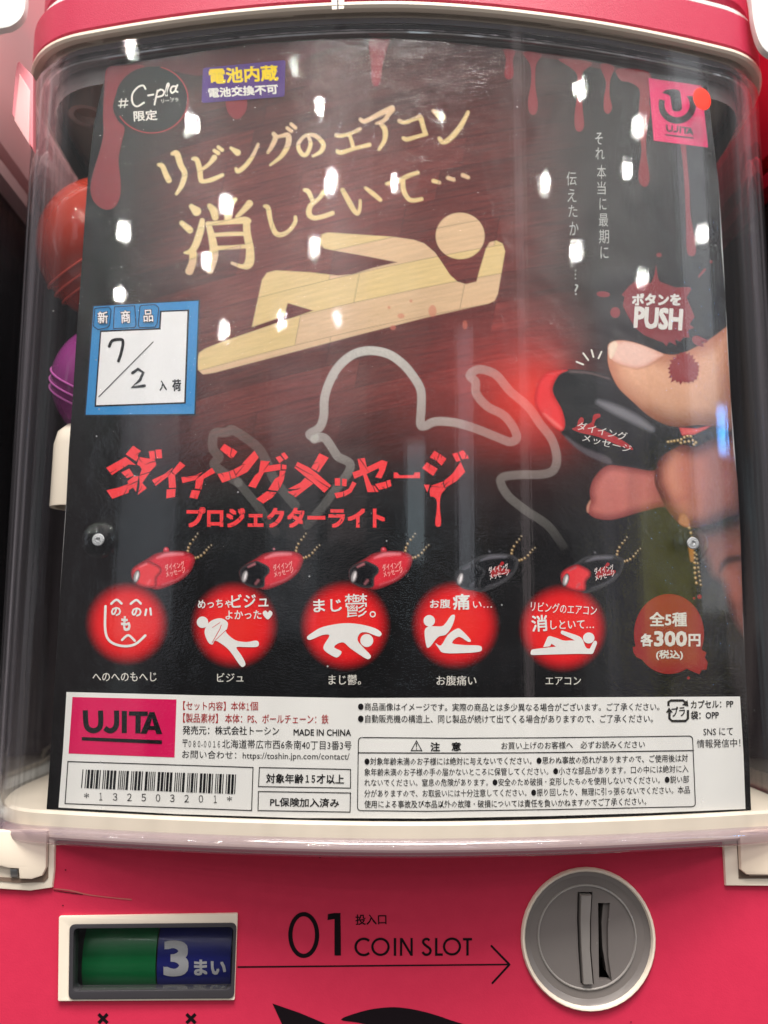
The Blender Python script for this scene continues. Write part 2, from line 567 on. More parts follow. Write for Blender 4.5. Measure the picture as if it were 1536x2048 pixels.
def sweep(name, profile, m, parent, close=False, smooth=40, taper=True):
    """profile: list of (outward offset, z)"""
    bm = bmesh.new(); rings = []
    for off, z in profile:
        P = plan_off(off)
        ring = []
        for x, y in P:
            if taper:
                k = min(max((abs(x) - .122) / .028, 0), 1); k = k * k * (3 - 2 * k)
                x = x + math.copysign(1, x) * .0045 * (z / .28 - .35) * k
            ring.append(bm.verts.new((x, y, z)))
        rings.append(ring)
    if close: rings.append(rings[0])
    N = len(PLAN)
    for a, b in zip(rings[:-1], rings[1:]):
        for i in range(N):
            j = (i + 1) % N
            bm.faces.new((a[i], a[j], b[j], b[i]))
    return from_bm(name, bm, m, parent, smooth)


def slab(name, off, z0, z1, m, parent, bev=.0006):
    o = sweep(name, [(off - bev, z0), (off, z0 + bev), (off, z1 - bev), (off - bev, z1)], m, parent)
    me = o.data
    bm = bmesh.new(); bm.from_mesh(me)
    N = len(PLAN); bm.verts.ensure_lookup_table()
    bm.faces.new([bm.verts[i] for i in range(N)][::-1]); bm.faces.new([bm.verts[3 * N + i] for i in range(N)])
    bm.to_mesh(me); bm.free()
    return o


def lathe(name, prof_pts, center, m, parent, axis='Y', n=48, smooth=40, sy=1.0):
    bm = bmesh.new(); rings = []
    for r, h in prof_pts:
        ring = []
        for k in range(n):
            a = 2 * math.pi * k / n
            if axis == 'Y': co = (center[0] + r * math.cos(a), center[1] + h, center[2] + r * math.sin(a) * sy)
            else: co = (center[0] + r * math.cos(a), center[1] + r * math.sin(a), center[2] + h)
            ring.append(bm.verts.new(co))
        rings.append(ring)
    for a, b in zip(rings[:-1], rings[1:]):
        for i in range(n):
            j = (i + 1) % n
            bm.faces.new((a[i], a[j], b[j], b[i]))
    bmesh.ops.remove_doubles(bm, verts=bm.verts, dist=1e-7)
    bmesh.ops.recalc_face_normals(bm, faces=bm.faces)
    return from_bm(name, bm, m, parent, smooth)


def prism(name, pts_px, y0, y1, m, parent, holes=(), bev=0.0004, at=None):
    """solid with a front face traced in the photograph, lying at y0, cut straight back to y1"""
    f = lambda x, z: np.full(np.shape(x), at if at is not None else y0)
    loops = [onto(np.asarray(l, float)[:, :2], f) for l in [pts_px] + list(holes)]
    tri = tessellate_polygon([[Vector((p[0], p[2], 0)) for p in l] for l in loops])
    bm = bmesh.new(); vf = []; vb = []; loopsv = []
    for l in loops:
        a = [bm.verts.new((p[0], y0, p[2])) for p in l]; b = [bm.verts.new((p[0], y1, p[2])) for p in l]
        vf += a; vb += b; loopsv.append((a, b))
    for t in tri:
        bm.faces.new([vf[i] for i in t]); bm.faces.new([vb[i] for i in t][::-1])
    rim = []
    for a, b in loopsv:
        n = len(a)
        for i in range(n):
            j = (i + 1) % n
            bm.faces.new((a[i], a[j], b[j], b[i]))
            rim.append(bm.edges.get((a[i], a[j])))
    bmesh.ops.recalc_face_normals(bm, faces=bm.faces)
    if bev: bmesh.ops.bevel(bm, geom=rim, offset=bev, segments=2, profile=.6, affect='EDGES', clamp_overlap=True)
    return from_bm(name, bm, m, parent, 30)


def box(name, x0, x1, y0, y1, z0, z1, m, parent, bev=.0006):
    bm = bmesh.new(); bmesh.ops.create_cube(bm, size=1)
    for v in bm.verts: v.co = ((x0 + x1) / 2 + v.co.x * (x1 - x0), (y0 + y1) / 2 + v.co.y * (y1 - y0), (z0 + z1) / 2 + v.co.z * (z1 - z0))
    if bev: bmesh.ops.bevel(bm, geom=list(bm.edges), offset=bev, segments=2, profile=.6, affect='EDGES')
    return from_bm(name, bm, m, parent, 30)


# ================================================================== MACHINE
mach = thing("capsule_machine", "pink capsule toy vending machine with clear rounded case and a coin dial", "vending machine")

ZL = .2862                                           # underside of the cap
case = sweep("clear_case", [(OUT, -.0035), (OUT, ZL - .0062), (OUT - .0016, ZL - .0052), (OUT - .0016, ZL),
                            (OUT - .0035, ZL), (OUT - .0035, ZL - .0052), (OUT - .0022, ZL - .0068), (OUT - .0022, -.0035)], M_case, mach, close=True, smooth=16)
lip = sweep("clear_lip", [(OUT - .002, -.0014), (OUT + .0004, -.0016), (OUT + .0014, -.0024), (OUT + .0018, -.0040), (OUT + .0014, -.0056), (OUT + .0002, -.0066), (OUT - .004, -.0068)], M_lip, mach)
gk = sweep("case_rim", [(OUT - .0044, ZL), (OUT - .0040, ZL - .0026)], clear("rim_plastic", tint=(.6, .6, .64), f0=.10, rough=.10, streak=.3, body=(.40, .39, .43), body_amt=.7), mach)
gk2 = sweep("rim_dark_line", [(OUT - .0042, ZL - .0026), (OUT - .0037, ZL - .0030), (OUT - .0036, ZL - .0048), (OUT - .0046, ZL - .0055), (OUT - .010, ZL - .0056)], mat("rim_line_navy", lin(30, 32, 40), rough=.15, spec=.6), mach)  # added dark ring imitating the line refracted in the clear case's upper edge
sweep("case_bead", [(OUT - .0044, ZL - .0056), (OUT - .0037, ZL - .0060), (OUT - .0039, ZL - .0066), (OUT - .0070, ZL - .0070)], clear("bead_plastic", tint=(.8, .8, .8), f0=.16, rough=.07, body=(.5, .48, .48), body_amt=.4), mach)
base = slab("base_plate", .0022, -.0062, .0030, M_cream, mach, bev=.0009)

# holder strip behind the top of the card
holder = sweep("card_holder", [(-.0016, .2722), (-.0014, ZL - .0005)], M_inner, mach)

# cap
cap = thing("top_cap", None, None)
bpy.data.objects.remove(cap)
capm = slab("top_cap", OUT + .0010, ZL + .0026, ZL + .0195, M_cappink, mach, bev=.0010)
slab("cap_lip", OUT + .0014, ZL, ZL + .0026, M_cream, capm, bev=.0008)
slab("cap_band", OUT - .0008, ZL + .0195, ZL + .0235, M_white, capm, bev=.0012)
slab("cap_seal", OUT - .0040, ZL + .0235, ZL + .0248, M_black, capm, bev=.0004)
slab("cap_top", OUT - .0022, ZL + .0248, ZL + .055, M_cappink, capm, bev=.003)
Ps = Print(zero, OUT + .0013, step=0)
Ps.poly([(659, -60), (690, -60), (688, 17), (664, 19)])
Ps.build("seam_strip", M_cream, capm)
Ps = Print(zero, OUT + .00145, step=0)
Ps.poly([(674, -60), (677, -60), (677, 18), (674, 18)])
Ps.build("seam_groove", M_dgrey, capm)

# dark core inside the case
core = box("inner_core", -.098, .104, .035, .20, .005, ZL - .004, mat("inner_dark", lin(30, 28, 34), rough=.45, spec=.3, mottle=.2, mscale=25), mach, bev=.004)
sweep("inner_back", [(-.012, .0032), (-.012, ZL - .002)], mat("inner_wall", lin(34, 32, 38), rough=.5, mottle=.15, mscale=18), mach)
bpy.data.objects.remove(bpy.data.objects["inner_back"])
box("inner_back", -.145, .138, .16, .166, .004, ZL - .001, mat("inner_wall2", lin(104, 96, 104), rough=.5, mottle=.2, mscale=18), mach, bev=.001)


def at_depth(u, v, y):
    r = rays([(u, v)])[0]; t = (y - CAM[1]) / r[1]
    return CAM + r * t, t


# tubes seen at the flank
M_tubeg = mat("grey_tube", lin(226, 216, 206), rough=.4, mottle=.06)
c, t = at_depth(176, 235, .046); rt = 36 / FPX * t * 1.03
lathe("chute_tube", [(rt * .72, .012), (rt * .72, .0), (rt, .0), (rt, .03), (rt * .98, .034), (rt * .6, .04), (.0001, .041)], (c[0], c[1], c[2] + .0005), M_tubeg, mach, axis='Z')
lathe("tube_plug", [(rt * .74, .0035), (.0001, .0036)], (c[0], c[1], c[2]), mat("tube_inside", lin(170, 150, 134), rough=.6, mottle=.1), mach, axis='Z')
c, t = at_depth(146, 1016, .040); rt = 44 / FPX * t
lathe("hinge_tube", [(rt * .78, .004), (rt * .78, .0), (rt, .0), (rt, .024), (rt * .86, .029), (rt * .5, .032), (.0001, .033)], (c[0], c[1], c[2]), M_cream, mach, axis='Z')

# clear studs that hold the card
for (u, v) in ((198, 1080), (1384, 1087)):
    p = onto([(u, v)], card_surf(OUT + .0001))[0]
    st = lathe("stud", [(.0062, .0006), (.0058, -.0002), (.0040, -.0007), (.0001, -.0008)], p, clear("stud_plastic", tint=(.86, .88, .88), f0=.05, rough=.06, grain=.2, gscale=900), mach)
    lathe("screw", [(.0021, -.0009), (.0019, -.0012), (.0008, -.0013), (.0006, -.0010), (.0001, -.0010)], p, mat("screw_steel", (.30, .31, .32), rough=.45, metal=.8, bump=.8, bscale=2500), st)

# ---- pink body with real openings
WIN = round_poly([(139, 1849), (473, 1846), (468, 1997), (137, 1999)], 12)
kc = onto([(1176, 1876)], body_surf(0))[0]
KR = 124 / FPX * (CD + YB)
ang = np.linspace(0, 2 * math.pi, 56, endpoint=False)


def circle_px(cen, r, y, n=56):
    """photograph points of a true circle on the plane y"""
    out = []
    for a in np.linspace(0, 2 * math.pi, n, endpoint=False):
        q = np.array([cen[0] + r * math.cos(a), y, cen[2] + r * math.sin(a)]) - CAM
        out.append((768 + FPX * q.dot(RIGHT) / q.dot(FWD), 1024 - FPX * q.dot(UP) / q.dot(FWD)))
    return out


def world_poly(name, loops, y0, y1, m, parent, bev=0):
    tri = tessellate_polygon([[Vector((p[0], p[1], 0)) for p in l] for l in loops])
    bm = bmesh.new(); vf = []; vb = []; LV = []
    for l in loops:
        a = [bm.verts.new((p[0], y0, p[1])) for p in l]; b = [bm.verts.new((p[0], y1, p[1])) for p in l]
        vf += a; vb += b; LV.append((a, b))
    for t in tri:
        bm.faces.new([vf[i] for i in t]); bm.faces.new([vb[i] for i in t][::-1])
    rim = []
    for a, b in LV:
        for i in range(len(a)):
            j = (i + 1) % len(a); bm.faces.new((a[i], a[j], b[j], b[i])); rim.append(bm.edges.get((a[i], a[j])))
    bmesh.ops.recalc_face_normals(bm, faces=bm.faces)
    if bev: bmesh.ops.bevel(bm, geom=rim, offset=bev, segments=2, profile=.6, affect='EDGES')
    return from_bm(name, bm, m, parent, 30)


win_w = [(p[0], p[2]) for p in onto(WIN, body_surf(0))]
knob_hole = [(kc[0] + KR * math.cos(a), kc[2] + KR * math.sin(a)) for a in ang]
outline = [(-.165, -.0070), (.160, -.0070), (.160, -.13), (-.165, -.13)]
body = world_poly("body", [outline, win_w, knob_hole], YB, YB + .004, M_pink, mach)
box("body_shell", -.156, .156, YB + .0405, .24, -.13, -.0072, M_cream, body, bev=.002)

# ---- counter window
frame = prism("window_frame", round_poly([(118, 1833), (475, 1827), (469, 2000), (116, 2002)], 3), YB - .0012, YB - .0001, M_cream, body, holes=[WIN], bev=.0003)
bz = prism("bezel", WIN, YB - .0016, YB + .0035, M_dgrey, frame, holes=[round_poly([(147, 1857), (467, 1854), (462, 1980), (145, 1983)], 10)], bev=.0004)
well = prism("window_well", inset(np.array(WIN), -3), YB + .036, YB + .037, M_black, frame, bev=0, at=YB)
wl = [(p[0], p[2]) for p in onto(WIN, body_surf(0))]
bm = bmesh.new()
aa = [bm.verts.new((x, YB + .003, z)) for x, z in wl]; bb = [bm.verts.new((x, YB + .036, z)) for x, z in wl]
for i in range(len(aa)):
    j = (i + 1) % len(aa); bm.faces.new((aa[i], aa[j], bb[j], bb[i]))
from_bm("well_wall", bm, M_dgrey, frame, None)
# drum
pc = onto([(312, 1922)], body_surf(-.008))[0]
DR = .0158; DYC = YB + .0065 + DR; DZC = pc[2] + .0005


def drum_surf(x, z):
    return DYC - np.sqrt(np.maximum(DR ** 2 - (np.asarray(z) - DZC) ** 2, 1e-9))


def cyl_x(name, xa, xb, r, m, parent):
    bm = bmesh.new(); n = 64; A = []; B = []
    for k in range(n):
        a = 2 * math.pi * k / n
        A.append(bm.verts.new((xa, DYC + r * math.cos(a), DZC + r * math.sin(a)))); B.append(bm.verts.new((xb, DYC + r * math.cos(a), DZC + r * math.sin(a))))
    for i in range(n):
        j = (i + 1) % n; bm.faces.new((A[i], A[j], B[j], B[i]))
    bm.faces.new(A); bm.faces.new(B[::-1])
    bmesh.ops.recalc_face_normals(bm, faces=bm.faces)
    return from_bm(name, bm, m, parent, 30)


xg0 = onto([(164, 1922)], drum_surf)[0][0]; xg1 = onto([(311, 1922)], drum_surf)[0][0]
xb0 = onto([(314, 1922)], drum_surf)[0][0]; xb1 = onto([(461, 1922)], drum_surf)[0][0]
cyl_x("price_drum", xg0, xg1, DR, mat("green_drum", lin(0, 132, 70), rough=.35, mottle=.05, mscale=120, coat=.3), frame)
blue = cyl_x("price_drum", xb0, xb1, DR, mat("blue_drum", lin(34, 42, 140), rough=.35, mottle=.06, mscale=120, coat=.3), frame)
cyl_x("drum_axle", xg0 - .003, xb1 + .003, DR * .93, M_dgrey, frame)
dp = Print(drum_surf, .0001, step=0)
dp.text("3", (327, 1953), (377, 1953), 72, bold=.035, res=4)
dp.text("まい", (388, 1951), (452, 1951), 32, bold=.03)
dp.poly([(350, 1972), (374, 1972), (379, 1984), (345, 1984)])
dp.build("drum_lettering", ink("drum_white", (226, 226, 230)), frame)
lens = prism("window_pane", round_poly([(148, 1858), (466, 1855), (461, 1979), (146, 1982)], 9), YB + .0004, YB + .0014, clear("pane_plastic", tint=(.9, .9, .9), f0=.04, rough=.05, grain=.05, gscale=300), frame, bev=.0002, at=YB)
prism("pane_ledge", round_poly([(160, 1977), (455, 1975), (466, 1992), (146, 1994)], 4), YB - .0010, YB + .0022, clear("ledge_plastic", tint=(.72, .74, .72), f0=.10, rough=.08, body=(.10, .10, .10), body_amt=.3), frame, bev=.0005, at=YB)

# ---- coin dial
dial = lathe("coin_dial", [(KR - .0007, .0030), (KR - .0007, -.0006), (KR - .0003, -.0013), (KR + .0002, -.0014), (KR + .0006, -.0009), (KR + .0007, -.0001)], (kc[0], YB, kc[2]), M_cream, body)
KR2 = KR - .0009
# dish with slots cut through
def dial_pts(pts):
    f = body_surf(0.0)
    return [(p[0], p[2]) for p in onto(np.array(pts, float), f)]


slot_a = dial_pts([(1157, 1786), (1187, 1786), (1184, 1840), (1184, 1900), (1190, 1972), (1163, 1973), (1158, 1900), (1156, 1840)])
slot_b = dial_pts([(1198, 1808), (1222, 1808), (1218, 1860), (1219, 1915), (1226, 1965), (1200, 1964)])
disc = [(kc[0] + KR2 * .93 * math.cos(a), kc[2] + KR2 * .93 * math.sin(a)) for a in ang]
lathe("dial_rim", [(KR2 + .0005, -.0001), (KR2 * .985, .0006), (KR2 * .94, .0010), (KR2 * .925, .0012)], (kc[0], YB, kc[2]), M_grey, dial)
plate = world_poly("dial_plate", [disc, slot_a, slot_b], YB + .0012, YB + .0042, M_grey, dial)
lathe("dial_ridge", [(KR2 * .80, .00125), (KR2 * .79, .0007), (KR2 * .775, .0006), (KR2 * .765, .00125)], (kc[0], YB, kc[2]), mat("grey_ridge", lin(160, 156, 152), rough=.35), dial)
lathe("slot_well", [(KR2 * .92, .0040), (KR2 * .92, .0126)], (kc[0], YB, kc[2]), M_black, dial)
world_poly("slot_backing", [disc], YB + .0125, YB + .013, M_black, dial)
tab = dial_pts([(1162, 1791), (1183, 1791), (1180, 1845), (1180, 1900), (1186, 1969), (1167, 1969), (1163, 1900), (1161, 1845)])
world_poly("coin_tab", [tab], YB - .0002, YB + .008, mat("tab_grey", lin(142, 137, 133), rough=.35), dial, bev=.0003)
cheek = dial_pts([(1212, 1809), (1222, 1808), (1218, 1860), (1219, 1915), (1226, 1965), (1218, 1950), (1210, 1900), (1208, 1850)])
world_poly("slot_cheek", [cheek], YB + .003, YB + .010, M_grey, dial)

# ---- hinge brackets
hb = prism("hinge_bracket", [(-40, 1662), (110, 1662), (108, 1742), (104, 1776), (60, 1782), (-40, 1776)], YB - .0014, YB + .002, M_cream, body, bev=.0006)
prism("hinge_block", [(-40, 1662), (94, 1662), (92, 1735), (84, 1752), (62, 1759), (38, 1758), (36, 1738), (18, 1737), (2, 1733), (-40, 1728)], YB - .0034, YB - .0010, mat("cream_block", lin(226, 212, 194), rough=.35, mottle=.03), hb, bev=.0008)
prism("groove_shade_strip", [(93, 1662), (98, 1662), (96, 1756), (88, 1764), (36, 1766), (-40, 1758), (-40, 1752), (60, 1758), (92, 1740)], YB - .0017, YB - .0012, mat("groove_shade", lin(120, 100, 86), rough=.6), hb, bev=0)  # flat dark strip, the groove's shade given as its colour
prism("hinge_pin", [(19, 1737), (36, 1738), (36, 1754), (20, 1755)], YB - .0028, YB - .0012, M_steel, hb, bev=.0005)
hr = prism("hinge_bracket", [(1446, 1662), (1600, 1662), (1600, 1773), (1452, 1772)], YB - .0014, YB + .002, M_cream, body, bev=.0006)
prism("groove_shade_strip", [(1473, 1662), (1484, 1662), (1486, 1742), (1500, 1752), (1600, 1752), (1600, 1757), (1478, 1757)], YB - .0017, YB - .0012, mat("groove_shade2", lin(96, 78, 66), rough=.6), hr, bev=0)  # right-hand strip, likewise coloured as the shade in the groove
prism("hinge_block", [(1479, 1662), (1600, 1662), (1600, 1752), (1494, 1750), (1482, 1740)], YB - .0034, YB - .0010, mat("cream_block2", lin(226, 210, 190), rough=.35, mottle=.03), hr, bev=.0008)

# ---- printing on the body
bl = Print(bzero, .00012, step=0)
def ring(cx, cy, rx, ry, w, n=48):
    a = np.linspace(0, 2 * math.pi, n, endpoint=False)
    return (np.stack([cx + rx * np.cos(a), cy + ry * np.sin(a)], 1), np.stack([cx + (rx - w) * np.cos(a), cy + (ry - w) * np.sin(a)], 1))
o_, i_ = ring(607.5, 1870, 31, 46, 8.5); bl.poly(o_, [i_])
bl.poly([(669, 1826), (681, 1826), (682, 1911), (669, 1911), (669, 1838), (655, 1840), (656, 1828)])
bl.text("投入口", (711, 1850), (773, 1849), 21, bold=.012)
# COIN SLOT in a geometric face
def geo_O(cx, cy, r, w=4.6):
    o_, i_ = ring(cx, cy, r, r * .99, w); bl.poly(o_, [i_])
yb_, yt_ = 1911.5, 1876.0
def arc_pts(cx, cy, r, a0, a1, n=14): return [(cx + r * math.cos(R(a)), cy + r * math.sin(R(a))) for a in np.linspace(a0, a1, n)]
w_ = 2.4
bl.stroke(arc_pts(727.5, 1893.8, 16.2, -48, -312, 18), w_, cap=False)
geo_O(761, 1893.6, 18.4)
bl.stroke([(790, yt_), (790, yb_)], w_, cap=False)
bl.poly([(800, yb_), (800, yt_), (805, yt_), (821, 1903), (821, yt_), (825.5, yt_), (825.5, yb_), (821, yb_), (804.5, 1884), (804.5, yb_)])
bl.stroke([(859, 1881), (855, 1878), (850, 1878.5), (846.5, 1882), (847.5, 1887), (853, 1892), (859.5, 1897), (861, 1903), (857, 1908.5), (850, 1909), (845, 1904)], w_, cap=False)
bl.stroke([(872.5, yt_), (872.5, yb_)], w_, cap=False, smooth=False); bl.stroke([(872, yb_ - w_), (885.5, yb_ - w_)], w_, cap=False)
geo_O(904, 1893.0, 18.2)
bl.stroke([(935, yt_), (935, yb_ - .5)], w_, cap=False); bl.stroke([(926, yt_ + w_), (944, yt_ + w_)], w_, cap=False)
bl.poly([(475, 1932.5), (1017, 1927.4), (1017, 1930.4), (475, 1935.6)])
bl.stroke([(983, 1892), (1019, 1929)], 2.0); bl.stroke([(1019, 1929), (985, 1966)], 2.0)
for cx in (206, 382):
    for sgn in (1, -1): bl.stroke([(cx - 9, 2037 - 9 * sgn), (cx + 9, 2037 + 9 * sgn)], 3.2, cap=False)
bl.poly([(545, 2007), (600, 2026), (652, 2048), (690, 2062), (640, 2110), (590, 2110), (565, 2050)])
bl.smooth([(682, 2039), (720, 2024), (760, 2016), (800, 2015), (850, 2024), (900, 2040), (950, 2062), (930, 2110), (800, 2110), (760, 2060), (720, 2046)], n=4)
bl.build("printed_lettering", ink("body_black", (22, 16, 20)), body)
sc = Print(bzero, .00018, step=0)
sc.stroke([(106, 1777, .8), (140, 1781, 1.4), (175, 1789, 1.2), (220, 1795, 1.0), (262, 1799, 1.6)])
sc.build("scratch", ink("scratch", (176, 96, 92)), body)
sc = Print(bzero, .00022, step=0)
sc.stroke([(108, 1781, .8), (135, 1785, .9), (165, 1789, .7)])
sc.build("scratch", ink("dirt", (60, 26, 28)), body)
for (u, v) in ((131, 1740), (126, 1811), (640, 1715), (1262, 2044)):
    sc = Print(bzero, .0002); sc.ellipse((u, v), 1.6, 1.3, 8); sc.build("dirt_speck", ink("dirt", (60, 26, 28)), body)

# ================================================================== CAPSULES inside the case
def capsule(name, u, v, rpx, y, col, label, seamrot, dark):
    c, t = at_depth(u, v, y); r = rpx / FPX * t
    th = thing(name, label, "toy capsule", tuple(c), group="capsules inside the case")
    m = clear("capsule_plastic_" + name + label[:6], tint=tuple(.55 + .45 * k for k in col), f0=.06, rough=.08, body=col, body_amt=.62)
    def half(nm, flip, mm, rr):
        bm = bmesh.new(); n = 48; rings = []
        for k in range(17):
            a = math.pi / 2 * k / 16
            rings.append([bm.verts.new((rr * math.sin(a) * math.cos(b) + 1e-6 * math.cos(b), rr * math.sin(a) * math.sin(b) + 1e-6 * math.sin(b), flip * rr * math.cos(a))) for b in np.linspace(0, 2 * math.pi, n, endpoint=False)])
        for A, B in zip(rings[:-1], rings[1:]):
            for i in range(n): bm.faces.new((A[i], A[(i + 1) % n], B[(i + 1) % n], B[i]))
        Rm = Matrix.Rotation(seamrot, 4, 'Y') @ Matrix.Rotation(R(24), 4, 'X')
        bmesh.ops.transform(bm, matrix=Rm, verts=bm.verts)
        bmesh.ops.translate(bm, vec=Vector(c), verts=bm.verts)
        bmesh.ops.recalc_face_normals(bm, faces=bm.faces)
        return from_bm(nm, bm, mm, th, 60)
    half("upper_shell", 1, m, r); half("lower_shell", -1, m, r * .985)
    for k, rr in enumerate((1.0, .985, .955)):
        bm = bmesh.new()
        h = (0, -.14, -.27)[k] * r
        rad = math.sqrt(max(r * r - h * h, 0)) * 1.004
        n = 56; minor = r * .016; rings = []
        for a in np.linspace(0, 2 * math.pi, n, endpoint=False):
            rings.append([bm.verts.new(((rad + minor * math.cos(b)) * math.cos(a), (rad + minor * math.cos(b)) * math.sin(a), h + minor * math.sin(b))) for b in np.linspace(0, 2 * math.pi, 6, endpoint=False)])
        for i in range(n):
            for j in range(6): bm.faces.new((rings[i][j], rings[(i + 1) % n][j], rings[(i + 1) % n][(j + 1) % 6], rings[i][(j + 1) % 6]))
        bmesh.ops.transform(bm, matrix=Matrix.Rotation(seamrot, 4, 'Y') @ Matrix.Rotation(R(24), 4, 'X'), verts=bm.verts)
        bmesh.ops.translate(bm, vec=Vector(c), verts=bm.verts)
        from_bm("seam_ring", bm, mat("seam_" + str(k), tuple(min(1, q * 1.25 + .04) for q in col), rough=.3), th, 60)


capsule("toy_capsule", 222, 503, 141, .050, lin(196, 62, 40), "orange see-through toy capsule above the magenta one inside the case", R(-34), .3)
capsule("toy_capsule", 230, 772, 122, .048, lin(160, 64, 140), "magenta toy capsule beneath the orange one inside the case", R(20), .3)

# ================================================================== THE CARD
card = thing("display_card", "dark glossy display card with cream handwriting and lying figure inside the clear case", "poster")
TOPE = [(217, 134), (315, 117), (500, 88), (640, 78), (768, 75), (890, 83), (1008, 97), (1193, 122), (1273, 142), (1413, 163)]
BOTE = [(99, 1638), (300, 1649), (500, 1655), (800, 1660), (1100, 1659), (1300, 1652), (1420, 1647), (1503, 1641)]
LEFE = [(217, 134), (203, 180), (187, 250), (177, 340), (170, 430), (163.6, 526), (154, 657), (146, 788), (137.5, 902), (131.5, 1026), (118.6, 1207), (101.5, 1500), (93, 1618), (99, 1638)]
RIGE = [(1413, 163), (1437.5, 366), (1443, 497), (1451, 594), (1454, 678), (1460, 775), (1467, 900), (1475, 963), (1481, 1075), (1486, 1242), (1493, 1381), (1503, 1641)]


def ev(P, q, ax):
    P = np.array(P, float); return np.interp(q, P[:, ax], P[:, 1 - ax])


NXG, NYG = 760, 850


def coons(ns, nt_):
    s = np.linspace(0, 1, ns); t = np.linspace(0, 1, nt_)
    def arc(P):
        P = np.array(P, float); d = np.r_[0, np.cumsum(np.linalg.norm(np.diff(P, axis=0), axis=1))]; d /= d[-1]
        return P, d
    def samp(P, q):
        P, d = arc(P); return np.stack([np.interp(q, d, P[:, 0]), np.interp(q, d, P[:, 1])], 1)
    Tp, Bt, Lf, Rt = samp(TOPE, s), samp(BOTE, s), samp(LEFE, t), samp(RIGE, t)
    S, Tt = s[None, :, None], t[:, None, None]
    c = (1 - Tt) * Tp[None] + Tt * Bt[None] + (1 - S) * Lf[:, None] + S * Rt[:, None]
    c -= (1 - S) * (1 - Tt) * Tp[0] + S * (1 - Tt) * Tp[-1] + (1 - S) * Tt * Bt[0] + S * Tt * Bt[-1]
    return c


def grid_mesh(name, c, surf, off, m, parent, col=None):
    ny, nx = c.shape[:2]
    P = onto_off(c.reshape(-1, 2), surf, off)
    idx = np.arange(nx * ny).reshape(ny, nx)
    q = np.stack([idx[:-1, :-1], idx[1:, :-1], idx[1:, 1:], idx[:-1, 1:]], -1).reshape(-1, 4)
    me = bpy.data.meshes.new(name)
    me.vertices.add(nx * ny); me.vertices.foreach_set('co', P.astype(np.float32).ravel())
    me.loops.add(q.size); me.loops.foreach_set('vertex_index', q.astype(np.int32).ravel())
    me.polygons.add(len(q)); me.polygons.foreach_set('loop_start', np.arange(0, q.size, 4, dtype=np.int32))
    me.polygons.foreach_set('loop_total', np.full(len(q), 4, np.int32))
    me.update(calc_edges=True)
    if col is not None:
        a = me.color_attributes.new("Col", 'FLOAT_COLOR', 'POINT')
        d = np.ones((nx * ny, 4), np.float32); d[:, :3] = col.reshape(-1, 3); a.data.foreach_set('color', d.ravel())
    me.polygons.foreach_set('use_smooth', np.ones(len(q), bool))
    o = link(name, me, m, parent)
    return o


# --- numpy drawing on the card's own artwork grid
G = coons(NXG, NYG); GX, GY = G[..., 0], G[..., 1]
IMG = np.zeros(GX.shape + (3,)); IMG[:] = lin(11, 11, 12)


def sm(x, a, b):
    t = np.clip((x - a) / (b - a), 0, 1); return t * t * (3 - 2 * t)


def vnoise(x, y, seed):
    r = np.random.default_rng(seed).random((256, 256))
    xi, yi = np.floor(x).astype(int), np.floor(y).astype(int); fx, fy = x - xi, y - yi
    fx = fx * fx * (3 - 2 * fx); fy = fy * fy * (3 - 2 * fy)
    a = r[yi % 256, xi % 256]; b = r[yi % 256, (xi + 1) % 256]; c = r[(yi + 1) % 256, xi % 256]; d = r[(yi + 1) % 256, (xi + 1) % 256]
    return (a * (1 - fx) + b * fx) * (1 - fy) + (c * (1 - fx) + d * fx) * fy


def region(x0, y0, x1, y1):
    """index window of the grid that covers a box of photograph points"""
    m = (GX > x0) & (GX < x1) & (GY > y0) & (GY < y1)
    r = np.where(m.any(1))[0]; c = np.where(m.any(0))[0]
    return slice(r[0], r[-1] + 1), slice(c[0], c[-1] + 1)


def sdf(P, X, Y):
    P = np.asarray(P, float); N = len(P)
    d = np.full(X.shape, 1e9); ins = np.zeros(X.shape, bool)
    for i in range(N):
        ax, ay = P[i]; bx, by = P[(i + 1) % N]
        ex, ey = bx - ax, by - ay; L2 = ex * ex + ey * ey + 1e-9
        t = np.clip(((X - ax) * ex + (Y - ay) * ey) / L2, 0, 1)
        d = np.minimum(d, (X - ax - t * ex) ** 2 + (Y - ay - t * ey) ** 2)
        c = ((ay > Y) != (by > Y)) & (X < ex * (Y - ay) / (ey if abs(ey) > 1e-9 else 1e-9) + ax)
        ins ^= c
    d = np.sqrt(d); return np.where(ins, -d, d)


def sdf_stroke(pts, X, Y, r=None, smooth=True):
    A = np.array([tuple(p) if len(p) > 2 else (p[0], p[1], r) for p in pts], float)
    if smooth and len(A) > 2: A = catmull(A, 5, closed=False)
    d = np.full(X.shape, 1e9)
    for a, b in zip(A[:-1], A[1:]):
        ex, ey = b[0] - a[0], b[1] - a[1]; L2 = ex * ex + ey * ey + 1e-9
        t = np.clip(((X - a[0]) * ex + (Y - a[1]) * ey) / L2, 0, 1)
        d = np.minimum(d, np.hypot(X - a[0] - t * ex, Y - a[1] - t * ey) - (a[2] + t * (b[2] - a[2])))
    return d


def bbox(P, m):
    P = np.array([q[:2] for q in P], float); return region(P[:, 0].min() - m, P[:, 1].min() - m, P[:, 0].max() + m, P[:, 1].max() + m)


def paint(w, cov, col):
    col = np.asarray(col, float)
    if col.ndim == 1: col = col[None, None]
    IMG[w] = IMG[w] * (1 - cov[..., None]) + col * cov[..., None]


def cover(d, aa=.9): return np.clip(.5 - d / (2 * aa), 0, 1)


